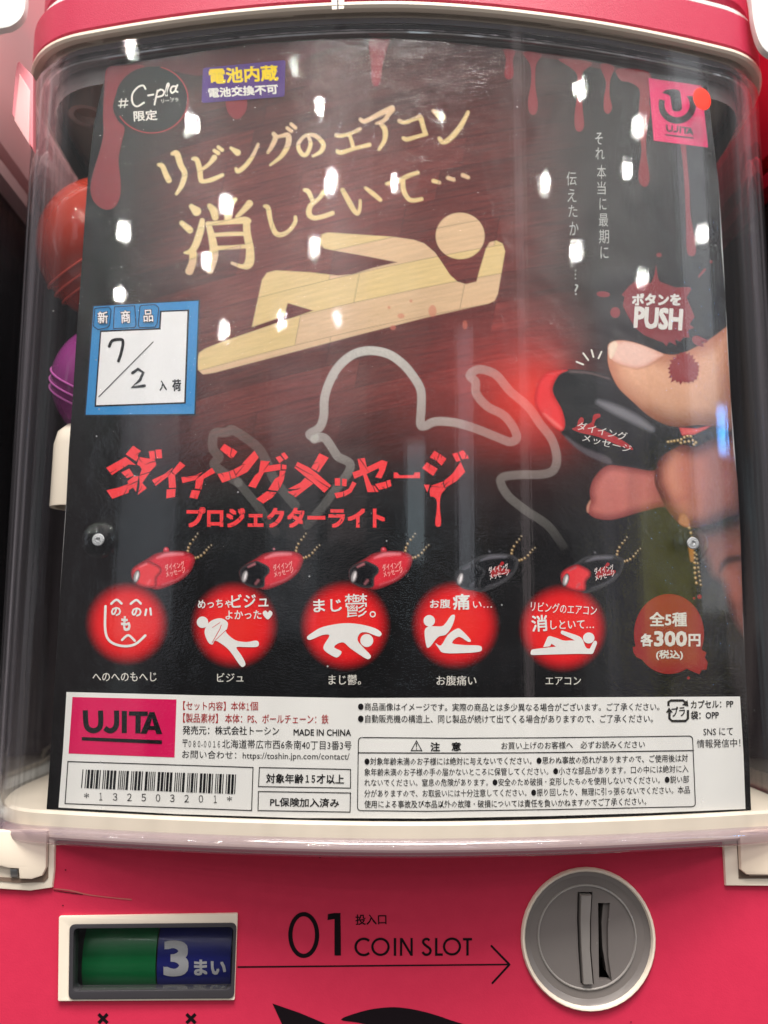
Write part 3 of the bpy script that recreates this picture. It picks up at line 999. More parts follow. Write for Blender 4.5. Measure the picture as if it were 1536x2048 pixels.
# wooden floor, planks running up to the right
tt = GY + .285 * (GX - 400) - .000095 * (GX - 400) ** 2
PW = 57.0
row = np.floor(tt / PW).astype(int); ft = tt / PW - row
off_r = (np.sin(row * 12.9898) * 43758.5453) % 1
along = (GX + .2 * ft * PW) / 330 + off_r
colm = np.floor(along).astype(int); fa = along - colm
pid = (np.sin(row * 7.13 + colm * 3.71) * 9631.77) % 1
grain = .5 * vnoise(along * 9 + pid * 50, tt * .30, 1) + .3 * vnoise(along * 26 + pid * 9, tt * .8, 2) + .2 * vnoise(along * 60, tt * 1.6, 3)
wav = .5 + .5 * np.sin(tt * .55 + 7 * vnoise(along * 5, tt * .06, 4) + pid * 6)
grain = .86 * grain + .14 * wav
seam = np.minimum(np.minimum(ft, 1 - ft) * PW, np.minimum(fa, 1 - fa) * 330)
seamk = np.clip(1 - seam / 1.5, 0, 1)
dark = np.array(lin(102, 40, 37))[None, None] * (.55 + .5 * pid[..., None]) * (.45 + 1.1 * grain[..., None])
dark = dark * (1 - .5 * seamk[..., None])
mw = sm(GX, 215, 480) * (1 - sm(GX, 960, 1200)) * (1 - sm(GY + .12 * (GX - 700), 730, 985)) * (.35 + .65 * sm(GY, 90, 430))
mw2 = (1 - sm(GX, 1040, 1330)) * sm(GX, 380, 560) * (1 - sm(GY, 820, 1010)) * .22
brown = np.array(lin(78, 52, 38))[None, None] * (.3 + 1.1 * grain[..., None]) * (1 - .7 * seamk[..., None])
IMG += dark * mw[..., None] * 1.15 + brown * mw2[..., None] * .55
red_w = sm(GX, 700, 1080) * (1 - sm(GX, 1080, 1230)) * sm(GY, 560, 700) * (1 - sm(GY, 860, 960))
IMG += np.array(lin(120, 20, 22))[None, None] * red_w[..., None] * (.35 + .5 * grain[..., None])

lightw = np.array(lin(224, 196, 148))[None, None] * (1 + .10 * (pid[..., None] - .5)) * (.84 + .26 * grain[..., None])
pinkish = np.array([1.0, .92, 1.02]); yellowish = np.array([1.0, 1.0, .87])
lightw = lightw * (pinkish * (pid[..., None] < .5) + yellowish * (pid[..., None] >= .5)) * (1 - .45 * seamk[..., None])
lightw += np.array([.12, .03, .0]) * sm(GX, 850, 1050)[..., None] * sm(GY, 560, 680)[..., None]

c1 = lambda p: T(p, 300, 200, 4); c2 = lambda p: T(p, 620, 180, 4); c3 = lambda p: T(p, 340, 360, 4)
HEAD = [c1(s) for s in [
    [(70, 518, 14), (100, 530, 20), (125, 590, 22), (150, 640, 24)],
    [(178, 430, 14), (215, 430, 24), (245, 520, 24), (278, 590, 22), (255, 680, 20), (212, 750, 12)],
    [(345, 470, 14), (375, 480, 20), (398, 560, 22), (408, 640, 20), (440, 650, 16), (500, 635, 18), (580, 600, 14)],
    [(515, 460, 22), (470, 515, 15), (408, 560, 14)],
    [(515, 405, 14), (545, 425, 17)], [(547, 377, 14), (577, 400, 15)],
    [(648, 385, 12), (700, 420, 26)], [(865, 355, 12), (820, 450, 16), (760, 530, 18), (705, 570, 18), (688, 550, 12)],
    [(990, 272, 17), (1005, 300, 20), (975, 370, 18), (943, 420, 12)],
    [(1000, 300, 14), (1050, 288, 14), (1105, 285, 22), (1103, 360, 22), (1050, 450, 17), (962, 520, 9)],
    [(1098, 225, 14), (1130, 248, 15)], [(1130, 193, 14), (1163, 222, 15)],
    [(1262, 280, 12), (1285, 350, 16), (1255, 430, 16), (1220, 435, 18), (1190, 390, 17), (1192, 340, 15), (1245, 285, 13), (1320, 285, 17), (1385, 350, 19), (1368, 410, 17), (1303, 450, 9)]]]
HEAD += [c2(s) for s in [
    [(210, 362, 16), (250, 365, 16), (330, 345, 14), (400, 312, 15)], [(312, 350, 14), (330, 400, 15), (345, 455, 16)],
    [(220, 490, 16), (250, 500, 18), (350, 470, 15), (475, 438, 17)],
    [(405, 235, 15), (440, 250, 18), (550, 195, 19), (655, 145, 23)], [(655, 155, 24), (625, 200, 18), (590, 245, 16), (530, 268, 10)],
    [(565, 268, 16), (600, 320, 21), (597, 400, 18), (553, 475, 12)],
    [(715, 247, 16), (760, 258, 16), (825, 235, 15), (880, 215, 20)], [(888, 228, 20), (905, 290, 19), (922, 350, 18)],
    [(748, 385, 15), (775, 395, 17), (850, 375, 15), (930, 352, 15)],
    [(987, 167, 13), (1052, 215, 30)], [(1265, 178, 13), (1205, 290, 20), (1125, 385, 21), (1065, 418, 17), (1035, 388, 15)],
    [(262, 802, 18), (310, 890, 22), (350, 960, 20), (380, 990, 15), (398, 950, 14), (402, 885, 12)], [(445, 784, 13), (500, 826, 19), (562, 878, 16)],
    [(615, 750, 14), (700, 728, 16), (790, 685, 18), (862, 662, 16)], [(742, 720, 20), (748, 800, 20), (785, 868, 18), (830, 883, 17), (893, 872, 15)],
    [(988, 727, 17), (1034, 740, 15)], [(1105, 703, 17), (1150, 718, 15)], [(1223, 681, 17), (1265, 699, 15)]]]
HEAD += [c3(s) for s in [
    [(172, 212, 20), (212, 250, 37)], [(95, 345, 20), (158, 400, 27)],
    [(258, 325, 20), (245, 400, 28), (205, 520, 28), (165, 572, 22), (118, 582, 9)], [(185, 590, 30), (180, 660, 30), (155, 728, 32)],
    [(317, 208, 20), (348, 245, 30), (362, 298, 27)], [(460, 150, 26), (462, 230, 28), (465, 320, 30)], [(525, 155, 14), (490, 190, 20)],
    [(636, 188, 28), (590, 240, 22), (535, 295, 14)],
    [(300, 350, 16), (450, 338, 18), (590, 322, 28), (628, 328, 22)],
    [(308, 355, 22), (340, 480, 30), (352, 600, 34), (322, 722, 27)],
    [(612, 330, 28), (617, 430, 30), (640, 560, 32), (632, 665, 36), (580, 692, 18), (497, 665, 12)],
    [(350, 440, 16), (470, 432, 16), (600, 430, 16)], [(370, 545, 17), (480, 540, 17), (610, 530, 17)],
    [(757, 210, 13), (785, 225, 20), (803, 320, 18), (838, 415, 21), (885, 438, 19), (950, 408, 16), (1000, 340, 16), (1003, 297, 14)],
    [(1078, 80, 15), (1108, 95, 19), (1145, 175, 16)], [(1228, 100, 20), (1190, 150, 15), (1125, 205, 20), (1112, 268, 23), (1150, 303, 19), (1230, 290, 18), (1300, 265, 18)]]]
for s in HEAD:
    w = bbox(s, 12)
    paint(w, cover(sdf_stroke(s, GX[w], GY[w])), lightw[w])
f7 = lambda p: T(p, 380, 420, 2.327)
BODYFIG = f7([(640, 104), (800, 115), (950, 125), (1040, 138), (1090, 155), (1140, 197), (1175, 248), (1210, 302), (1245, 333), (1285, 345), (1333, 333), (1350, 270),
              (1378, 178), (1395, 150), (1425, 142), (1455, 156), (1467, 192), (1450, 290), (1433, 390), (1418, 422), (1390, 436), (1100, 500), (800, 577), (400, 682), (110, 758),
              (60, 765), (38, 745), (34, 700), (42, 665), (70, 645), (160, 610), (430, 517), (574, 468), (455, 433), (437, 493), (288, 545), (335, 325), (358, 292), (400, 281), (560, 290),
              (690, 305), (760, 298), (850, 270), (964, 243), (820, 215), (660, 187), (622, 178), (606, 150), (612, 115)])
w = bbox(BODYFIG, 6); paint(w, cover(sdf(BODYFIG, GX[w], GY[w])), lightw[w])
w = region(860, 415, 980, 530); paint(w, cover(np.hypot((GX[w] - 920.3) / 49, (GY[w] - 471.8) / 46.5) * 47.5 - 47.5), lightw[w])
# faint blood drops over the figure
for (x, y, a, b) in [(865, 622, 8, 12), (802, 632, 7, 5), (778, 615, 3, 3), (822, 602, 3, 3), (786, 655, 6, 5), (930, 650, 5, 9)]:
    w = region(x - 20, y - 20, x + 20, y + 20); d = (np.hypot((GX[w] - x) / a, (GY[w] - y) / b) - 1) * min(a, b)
    paint(w, cover(d) * .55, lin(205, 110, 90))

# chalk outline of a fallen body
o8 = lambda p: T(p, 400, 660, 1.969)
CH = [o8([(452, 425), (432, 410), (470, 385), (487, 340), (490, 270), (510, 205), (545, 145), (600, 98), (665, 81), (740, 94), (800, 135), (845, 190), (870, 240), (871, 310), (868, 370), (885, 378),
          (930, 360), (1010, 366), (1090, 390), (1170, 422), (1220, 440), (1247, 425), (1235, 385), (1195, 335), (1130, 300), (1088, 250), (1085, 205), (1063, 180), (1085, 158), (1120, 157), (1170, 180),
          (1220, 240), (1290, 300), (1340, 370), (1385, 430), (1405, 500), (1393, 550), (1350, 568), (1260, 570), (1192, 580), (1187, 610), (1220, 660), (1290, 715), (1370, 770), (1430, 850)]),
      o8([(450, 430), (490, 425), (530, 480), (545, 500), (590, 525), (582, 565), (540, 620), (480, 700), (420, 770)]),
      o8([(150, 600), (90, 560), (55, 530), (75, 500), (52, 470), (50, 430), (62, 405), (105, 403), (125, 393), (170, 418), (230, 465), (262, 520), (300, 600), (375, 690)]),
      o8([(150, 600), (225, 690), (300, 800)])]
for i, s in enumerate(CH):
    w = bbox(s, 14); X, Y = GX[w], GY[w]
    d = sdf_stroke(s, X, Y, 17.0 / 1.969 if i != 2 else 9.5)
    al = np.interp(Y, [700, 770, 840, 900, 960, 1010, 1060, 1120], [.95, .80, .62, .42, .20, .13, .06, 0]) * np.interp(X, [400, 900, 960, 1100], [1, 1, .50, .45])
    if i >= 2: al = np.full(X.shape, .12) * np.interp(Y, [1000, 1090], [1, 0])
    else: al = np.where(X > 930, np.interp(Y, [730, 900, 960, 1000, 1050, 1110], [.42, .36, .24, .20, .12, 0]), al)
    n = .86 + .28 * vnoise(X * .9, Y * .9, 8)
    paint(w, cover(d) * al, np.array(lin(196, 193, 186)) * n[..., None])

# red beam glow round the torch tip
gx, gy = GX - 1082, GY - 792
gd = np.hypot(gx / np.where(gx < 0, 118, 60), gy / np.where(gy < 0, 98, 92))
g = np.exp(-gd ** 2 * 1.5)
IMG = IMG * (1 - .55 * g[..., None]) + np.array(lin(235, 42, 30))[None, None] * (.80 * g)[..., None]
g2 = np.exp(-((GX - 1030) / 190) ** 2 - ((GY - 840) / 120) ** 2)
IMG += np.array(lin(120, 34, 10))[None, None] * (.32 * g2)[..., None]

# --- hand holding the torch
H = lambda p: T(p, 768, 500, 2); K = lambda p: T(p, 768, 1000, 2)


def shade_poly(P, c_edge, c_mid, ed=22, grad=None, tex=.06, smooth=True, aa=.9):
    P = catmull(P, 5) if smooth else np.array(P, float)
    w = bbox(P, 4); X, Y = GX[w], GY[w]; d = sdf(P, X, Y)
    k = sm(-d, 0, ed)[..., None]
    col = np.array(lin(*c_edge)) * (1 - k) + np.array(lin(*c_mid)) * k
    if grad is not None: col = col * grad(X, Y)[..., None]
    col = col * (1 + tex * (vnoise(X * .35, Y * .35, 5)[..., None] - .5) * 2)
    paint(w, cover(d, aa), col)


# lower fingers
Q = lambda p: T(p, 1040, 640, 2.925)
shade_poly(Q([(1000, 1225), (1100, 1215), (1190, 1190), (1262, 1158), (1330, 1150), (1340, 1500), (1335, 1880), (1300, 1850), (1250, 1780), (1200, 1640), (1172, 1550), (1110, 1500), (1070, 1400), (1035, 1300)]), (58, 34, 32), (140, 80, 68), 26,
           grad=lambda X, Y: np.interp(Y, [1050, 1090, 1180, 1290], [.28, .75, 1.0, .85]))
w = region(1420, 1090, 1500, 1190); d = sdf_stroke(Q([(1172, 1470, 8), (1190, 1430, 16), (1230, 1402, 22), (1300, 1392, 18)]), GX[w], GY[w]); paint(w, np.clip(.5 - d / 9, 0, 1) * .85, lin(34, 16, 18))
w = region(1430, 1110, 1510, 1260); d = sdf_stroke(Q([(1235, 1500, 30), (1260, 1600, 26)]), GX[w], GY[w]); paint(w, np.clip(.5 - d / 26, 0, 1) * .5, lin(176, 104, 88))
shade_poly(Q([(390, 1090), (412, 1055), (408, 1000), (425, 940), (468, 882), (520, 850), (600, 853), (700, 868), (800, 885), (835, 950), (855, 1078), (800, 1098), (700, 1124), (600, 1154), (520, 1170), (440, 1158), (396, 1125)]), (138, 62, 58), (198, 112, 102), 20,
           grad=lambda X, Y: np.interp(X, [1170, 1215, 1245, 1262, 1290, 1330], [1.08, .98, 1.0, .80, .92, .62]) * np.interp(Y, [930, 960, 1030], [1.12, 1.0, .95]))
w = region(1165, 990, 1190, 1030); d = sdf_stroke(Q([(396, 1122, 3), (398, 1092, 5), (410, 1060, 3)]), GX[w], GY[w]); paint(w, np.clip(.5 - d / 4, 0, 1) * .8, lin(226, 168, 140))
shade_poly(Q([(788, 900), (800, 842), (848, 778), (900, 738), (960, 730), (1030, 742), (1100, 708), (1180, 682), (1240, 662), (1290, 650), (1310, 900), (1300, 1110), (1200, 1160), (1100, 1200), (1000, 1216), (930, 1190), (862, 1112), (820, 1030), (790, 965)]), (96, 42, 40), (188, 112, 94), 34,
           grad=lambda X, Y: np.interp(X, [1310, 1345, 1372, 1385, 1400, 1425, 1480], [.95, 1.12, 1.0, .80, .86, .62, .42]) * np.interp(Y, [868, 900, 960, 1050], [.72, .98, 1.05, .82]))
w = region(1325, 880, 1400, 1010); d = sdf_stroke(Q([(905, 800, 16), (890, 880, 26), (915, 990, 20)]), GX[w], GY[w]); paint(w, np.clip(.5 - d / 30, 0, 1) * .38, lin(236, 176, 140))
w = region(1330, 880, 1420, 915); d = sdf_stroke(Q([(900, 745, 2), (940, 768, 2), (1010, 760, 2), (1060, 730, 2)]), GX[w], GY[w]); paint(w, np.clip(.5 - d / 5, 0, 1) * .5, lin(84, 36, 34))
shade_poly(Q([(925, 1180), (935, 1140), (962, 1128), (985, 1150), (996, 1185), (990, 1212), (950, 1205)]), (150, 86, 58), (178, 118, 84), 5)
# thumb
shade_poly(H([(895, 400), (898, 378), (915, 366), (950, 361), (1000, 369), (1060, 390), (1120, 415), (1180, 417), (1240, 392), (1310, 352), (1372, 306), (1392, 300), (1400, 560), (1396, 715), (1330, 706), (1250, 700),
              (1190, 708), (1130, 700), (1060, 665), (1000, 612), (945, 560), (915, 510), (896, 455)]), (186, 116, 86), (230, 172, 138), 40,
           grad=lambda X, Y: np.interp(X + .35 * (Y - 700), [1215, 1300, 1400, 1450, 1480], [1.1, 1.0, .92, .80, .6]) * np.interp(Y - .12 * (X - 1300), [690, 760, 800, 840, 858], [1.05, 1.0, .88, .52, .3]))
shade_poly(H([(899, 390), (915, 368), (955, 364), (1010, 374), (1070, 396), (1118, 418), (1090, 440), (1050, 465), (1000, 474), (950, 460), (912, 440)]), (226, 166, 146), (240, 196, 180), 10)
shade_poly(H([(897, 395), (905, 374), (925, 365), (935, 380), (925, 410), (910, 436), (900, 425)]), (236, 206, 180), (244, 218, 196), 4)
for st, r_, al_, cc in ((H([(1010, 476, 2), (1060, 462, 3), (1115, 424, 2)]), 4, .55, (176, 108, 82)), (H([(912, 442, 2), (950, 462, 2.5), (1005, 476, 2)]), 4, .4, (184, 120, 88)),
                    (H([(900, 400, 2), (896, 440, 2)]), 4, .3, (180, 120, 90)), (H([(1290, 420, 1.5), (1335, 395, 1.5), (1375, 380, 1)]), 3, .22, (170, 104, 78)), (H([(1300, 445, 1), (1350, 425, 1)]), 3, .18, (170, 104, 78)),
                    (H([(940, 500, 8), (980, 560, 14), (1040, 610, 10)]), 22, .22, (250, 206, 170)), (H([(960, 372, 3), (1030, 388, 4), (1080, 405, 2)]), 7, .45, (252, 222, 208))):
    w = bbox(st, 14); paint(w, np.clip(.5 - sdf_stroke(st, GX[w], GY[w]) / r_, 0, 1) * al_, lin(*cc))
# torch
shade_poly(H([(700, 482), (745, 477), (800, 480), (860, 490), (900, 508), (945, 560), (1000, 612), (1060, 665), (1130, 702), (1180, 712), (1310, 706), (1320, 730), (1230, 760), (1150, 800), (1100, 835), (1080, 882), (990, 870),
              (900, 855), (800, 812), (730, 752), (705, 722), (670, 600), (672, 530)]), (40, 36, 38), (17, 17, 19), 8, tex=.02)
w = region(1120, 850, 1260, 940); d = sdf(catmull(H([(728, 745), (800, 790), (900, 830), (900, 856), (800, 814), (735, 762)]), 4), GX[w], GY[w]); paint(w, np.clip(.5 - d / 6, 0, 1) * .8, lin(92, 84, 90))
shade_poly(H([(606, 560), (620, 520), (650, 490), (700, 480), (737, 480), (700, 500), (676, 545), (680, 580), (712, 640), (724, 700), (706, 724), (660, 692), (620, 650), (602, 605)]), (205, 24, 28), (238, 54, 58), 10, tex=.02)
w = region(1060, 800, 1140, 870); d = sdf_stroke(H([(640, 655, 3), (680, 690, 7), (708, 712, 4)]), GX[w], GY[w]); paint(w, np.clip(.5 - d / 6, 0, 1) * .5, lin(250, 150, 140))
w = region(1170, 780, 1330, 880); d = sdf_stroke(H([(858, 608, 8), (930, 640, 17), (1010, 680, 17), (1070, 716, 10)]), GX[w], GY[w]); paint(w, np.clip(.5 - d / 10, 0, 1) * .85, lin(128, 126, 132))
w = region(1120, 730, 1240, 770); d = sdf_stroke(H([(745, 487, 2), (820, 492, 2), (900, 515, 1.5)]), GX[w], GY[w]); paint(w, np.clip(.5 - d / 5, 0, 1) * .6, lin(150, 120, 118))
shade_poly(H([(1180, 710), (1250, 714), (1308, 702), (1290, 715), (1240, 738), (1192, 742)]), (196, 60, 60), (216, 92, 88), 6, smooth=False)


def bead(x, y, r, c=(206, 168, 96)):
    w = region(x - 8, y - 8, x + 8, y + 8); X, Y = GX[w], GY[w]
    paint(w, cover(np.hypot(X - x, Y - y) - r), lin(*[q * .45 for q in c]))
    paint(w, cover(np.hypot(X - x + .4, Y - y + .5) - r * .68), lin(*c))
    paint(w, cover(np.hypot(X - x + .8, Y - y + 1) - r * .28), lin(250, 232, 200))


for k, (x, y) in enumerate([(1137, 768), (1150, 766), (1162, 764), (1176, 762), (1190, 758), (1202, 750), (1215, 745), (1228, 746), (1188, 772), (1204, 768), (1220, 766), (1236, 762), (1248, 770), (1240, 778)]):
    q = H([(x, y)])[0]; bead(q[0], q[1], 3.0)
for k in range(12):
    t = k / 11; q = K([(1222 + 34 * t + 6 * math.sin(t * 5), 112 + 220 * t)])[0]; bead(q[0], q[1], 3.4, (196, 150, 70))
    if k > 3: q = K([(1240 + 28 * t, 150 + 190 * t)])[0]; bead(q[0], q[1], 3.0, (150, 118, 60))
w = region(1370, 1080, 1410, 1130); d = sdf_stroke(K([(1228, 190, 10), (1232, 240, 7)]), GX[w], GY[w], smooth=False); paint(w, cover(d, 2), lin(196, 128, 56))

# --- five small torches, each above its beam disc
DISC = [(254, 1247, 73), (469, 1250, 77), (690, 1251, 80), (911, 1250, 78), (1126, 1256, 78)]
for (x, y, r) in DISC:
    w = region(x - 120, y - 120, x + 120, y + 120); d = np.hypot(GX[w] - x, GY[w] - y) - r
    a = 1 - sm(d, -20, 14); core_ = sm(-d, 0, 60)[..., None]
    paint(w, a, np.array(lin(232, 24, 32)) * (1 - core_) + np.array(lin(242, 46, 40)) * core_)
w = region(1290, 1000, 1330, 1010)
KC = [(0, 0, 0), (216.5, 0, 1), (435, 0, 2), (647.5, 5, 3), (858.5, 7, 4)]
RED, RED2, BLK = (222, 42, 58), (236, 84, 92), (14, 14, 18)
c9 = lambda p, dx, dy: [(q[0] + dx, q[1] + dy) + tuple(q[2:]) for q in T(p, 0, 1000, 2)]
for dx, dy, k in KC:
    bodyc = RED if k < 3 else BLK; capc = RED if k in (0, 4) else BLK; btn = RED if k in (0, 2) else BLK
    hi = (250, 150, 160) if k < 3 else (120, 118, 126)
    for (pts, n, fade) in (([(752, 204), (756, 186), (768, 166), (782, 150), (792, 136)], 6, 1), ([(782, 232), (800, 226), (818, 212), (832, 194), (846, 182)], 7, 1)):
        L_ = catmull(c9(pts, dx, dy), 8, closed=False)
        for j in range(n):
            q = L_[int(j * (len(L_) - 1) / (n - 1))]; f = 1 - .62 * (j / (n - 1)) ** 2
            bead(q[0], q[1], 2.7, (200 * f, 160 * f, 96 * f))
        for j in range(len(L_) - 1):
            pass
    b0 = c9([(665, 200)], dx, dy)[0]; w = region(b0[0] - 12, b0[1] - 12, b0[0] + 12, b0[1] + 12)
    paint(w, cover(np.hypot((GX[w] - b0[0]) / 5.5, (GY[w] - b0[1] - 1) / 6.5) * 6 - 6), lin(*[q * .9 + 6 for q in btn]))
    paint(w, cover(np.hypot(GX[w] - b0[0] + 1, GY[w] - b0[1] + 2) - 1.5, 1.5), lin(*hi))
    shade_poly(c9([(526, 285), (545, 262), (590, 235), (625, 214), (680, 205), (745, 207), (776, 224), (779, 245), (762, 285), (730, 316), (680, 342), (630, 358), (600, 352), (560, 345), (532, 322)], dx, dy),
               tuple(q * .62 + (52 if k > 2 else 0) for q in bodyc), bodyc, 12, tex=.02)
    shade_poly(c9([(526, 285), (545, 262), (588, 244), (612, 250), (642, 268), (645, 290), (628, 312), (625, 345), (600, 352), (560, 345), (532, 322)], dx, dy),
               tuple(q * .6 + (46 if capc == BLK else 0) for q in capc), capc if capc == BLK else (234, 60, 66), 8, tex=.02)
    for (st, aa_, al) in (([(628, 232, 2), (670, 218, 7), (730, 216, 4)], 5, .75), ([(650, 338, 1.5), (710, 316, 2.5), (752, 282, 1.5)], 4, .35), ([(560, 268, 2), (585, 256, 3.5)], 4, .6), ([(590, 335, 3), (600, 322, 4)], 5, .4)):
        s = c9([(a, b, r / 2 * 2) for a, b, r in st], dx, dy); w = bbox(s, 12)
        paint(w, np.clip(.5 - sdf_stroke(s, GX[w], GY[w]) / aa_, 0, 1) * al, lin(*hi))
    q = c9([(546, 306)], dx, dy)[0]; w = region(q[0] - 14, q[1] - 18, q[0] + 14, q[1] + 18)
    X, Y = GX[w] - q[0], GY[w] - q[1]; X, Y = X * .96 + Y * .25, -X * .25 + Y * .96
    paint(w, cover(np.hypot(X / 6.5, Y / 13.5) * 9 - 9), lin(70, 60, 64)); paint(w, cover(np.hypot(X / 5, Y / 11) * 7 - 7), lin(160, 156, 156))
    paint(w, cover(np.hypot((X - 1) / 2, (Y + 1) / 8) * 4 - 4, 1.5), lin(245, 240, 240))

IMG = np.clip(IMG, .0022, 1)
grid_mesh("card_sheet", G, zero, 0.0, M_art, card, IMG)
gb = coons(60, 8)
grid_mesh("card_backing", gb, zero, -.0005, M_card_back, card)

# --- printed shapes and lettering
blood = Print(zero, .0001)
L1 = lambda p: T(p, 0, 0, 2); L2 = lambda p: T(p, 768, 0, 2)
DR_ = [L1([(430, 272), (500, 262), (575, 262), (560, 300), (490, 330), (452, 420), (470, 480), (498, 512), (487, 570), (474, 640), (482, 720), (480, 785), (458, 828), (420, 838), (380, 812), (362, 765), (370, 700), (400, 600), (414, 530), (412, 460), (418, 350)]),
       L1([(905, 395), (945, 388), (985, 395), (985, 440), (965, 468), (945, 477), (925, 466), (908, 440)]),
       L1([(1478, 160), (1536, 158), (1560, 158), (1545, 200), (1530, 260), (1520, 330), (1500, 345), (1488, 325), (1484, 250)]),
       L2([(480, 198), (525, 203), (515, 240), (518, 300), (500, 318), (482, 300), (488, 240)]),
       L2([(555, 208), (630, 217), (608, 260), (605, 340), (615, 410), (612, 445), (597, 460), (580, 445), (576, 400), (588, 330), (585, 260)]),
       L2([(700, 235), (830, 250), (795, 290), (788, 350), (795, 440), (800, 505), (782, 527), (764, 510), (763, 450), (775, 370), (772, 300), (745, 270)]),
       L2([(865, 258), (920, 266), (905, 320), (902, 380), (912, 430), (897, 455), (880, 440), (880, 390), (888, 330)]),
       L2([(935, 276), (1062, 292), (1060, 400), (1065, 450), (1050, 540), (1050, 620), (1062, 700), (1058, 735), (1042, 748), (1022, 730), (1018, 690), (1030, 600), (1020, 520), (1020, 430), (1022, 360), (985, 330), (945, 320)]),
       L2([(1185, 560), (1205, 560), (1212, 640), (1222, 750), (1225, 850), (1240, 940), (1248, 1000), (1240, 1022), (1222, 1022), (1210, 990), (1208, 900), (1203, 760), (1195, 650)])]
I_blood = ink("blood", (128, 38, 46)); I_blood2 = ink("blood_dark", (80, 24, 30))
for d_ in DR_:
    Print(zero, .0001).smooth(d_).build("blood_drip", I_blood, card)
Print(zero, .00008).poly(L1([(431, 270), (560, 247), (630, 238), (760, 216), (1000, 178), (1200, 165), (1475, 158), (1420, 176), (1340, 186), (1260, 215), (1200, 250), (1100, 262), (1000, 270), (860, 292), (790, 304), (720, 292), (640, 262), (560, 284), (470, 300), (428, 330)])).build("blood_band", I_blood2, card)
Print(zero, .00008).poly(L2([(470, 196), (700, 218), (935, 270), (1060, 286), (1065, 300), (935, 292), (860, 275), (700, 240), (560, 216), (470, 205)])).build("blood_band", I_blood2, card)
bl2 = Print(zero, .0001)
bl2.poly(H([(1088, 58), (1095, 108), (1102, 126), (1165, 150), (1222, 148), (1230, 156), (1210, 190), (1225, 225), (1243, 268), (1232, 282), (1222, 298), (1240, 310), (1216, 322), (1222, 350), (1196, 350), (1186, 366), (1163, 358), (1170, 382), (1140, 366), (1130, 386), (1115, 368), (1098, 364), (1040, 340), (1005, 312), (975, 262), (955, 222), (962, 188), (950, 180), (975, 150), (1000, 128), (1040, 130), (1068, 132), (1082, 100)]))
for (x, y, a, b, rot) in ((877, 177, 27, 12, .08), (925, 250, 20, 22, 0), (1100, 20, 11, 9, 0), (1228, 4, 16, 20, 0), (1308, 47, 6, 6, 0)):
    q = H([(x, y)])[0]; bl2.ellipse(q, a / 2, b / 2, 20, rot)
bl2.stroke(H([(1260, 106, 4), (1283, 78, 5)]))
bl2.smooth(H([(1232, 352), (1250, 342), (1275, 352), (1295, 362), (1285, 372), (1270, 365), (1278, 382), (1282, 388), (1255, 382), (1238, 372)]), n=3)
bl2.build("blood_splat", I_blood, card)
sp = []
for k in range(46):
    a = 2 * math.pi * k / 46; rr = 60 + (14 if k % 2 else -7) * random.uniform(.2, 1.2) + 5 * math.sin(3 * a)
    sp.append((1199 + rr * .98 * math.cos(a), 474 + rr * math.sin(a) * .98))
Print(zero, .00012).poly(H(sp)).build("blood_splat", ink("blood_thumb", (140, 40, 44)), card)

# torch lettering, flash marks
fl = Print(zero, .00014)
for s in ([(770, 447), (797, 458)], [(797, 413), (817, 440)], [(830, 400), (838, 428)], [(858, 433), (870, 407)]): fl.stroke(H(s), 1.7)
fl.build("flash_mark", ink("off_white", (226, 222, 212)), card)
tl = Print(zero, .00013)
tl.smooth(H([(778, 680), (790, 668), (800, 680), (796, 700), (830, 690), (838, 660), (862, 655), (865, 668), (848, 678), (842, 706), (880, 722), (930, 748), (985, 782), (992, 800), (930, 778), (860, 748), (790, 732), (752, 716), (770, 706)]), n=3)
tl.build("logo_splash", ink("logo_red", (170, 34, 38)), card)
tl = Print(zero, .00016)
tl.text("ダイイング", (1153, 859), (1252, 882), 17, bold=.0, shear=.0); tl.text("メッセージ", (1164, 882), (1260, 906), 15, bold=.0)
tl.build("torch_lettering", ink("print_white", (222, 218, 212)), card)

# price circle
pr = Print(zero, .0001); pr.ellipse((1338, 1268), 70, 80, 64)
pr.poly(K([(995, 588), (1010, 585), (1020, 598), (1040, 596), (1080, 640), (1100, 665), (1060, 660), (1035, 640), (1010, 628), (998, 610)]), layer=.00002)
pr.poly(K([(1262, 560), (1272, 600), (1290, 610), (1283, 630), (1295, 650), (1290, 678), (1270, 680), (1262, 697), (1240, 688), (1225, 682), (1200, 668), (1180, 640), (1240, 610)]), layer=.00003)
for (x, y, r) in ((1262, 387, 9), (1240, 393, 5), (1218, 712, 6)):
    q = K([(x, y)])[0]; pr.ellipse(q, r / 2, r / 2, 12)
pr.build("price_circle", ink("price_red", (146, 34, 32)), card)
pt = Print(zero, .0002)
pt.text("全5種", (1299, 1253), (1374, 1253), 29, bold=.02); pt.text("各", (1281, 1293), (1306, 1293), 26, bold=.03); pt.text("300", (1308, 1293), (1374, 1293), 31, bold=.035)
pt.text("円", (1377, 1293), (1401, 1293), 25, bold=.03); pt.text("(税込)", (1312, 1320), (1366, 1320), 20, bold=.02)
pt.build("price_lettering", ink("print_white", (0, 0, 0)), card)
bt = Print(zero, .0002)
bt.text("ボタンを", (1264, 611), (1362, 611), 24, bold=.035); bt.text("PUSH", (1267, 656), (1364, 662), 44, bold=.034)
bt.build("push_lettering", ink("print_white", (0, 0, 0)), card)

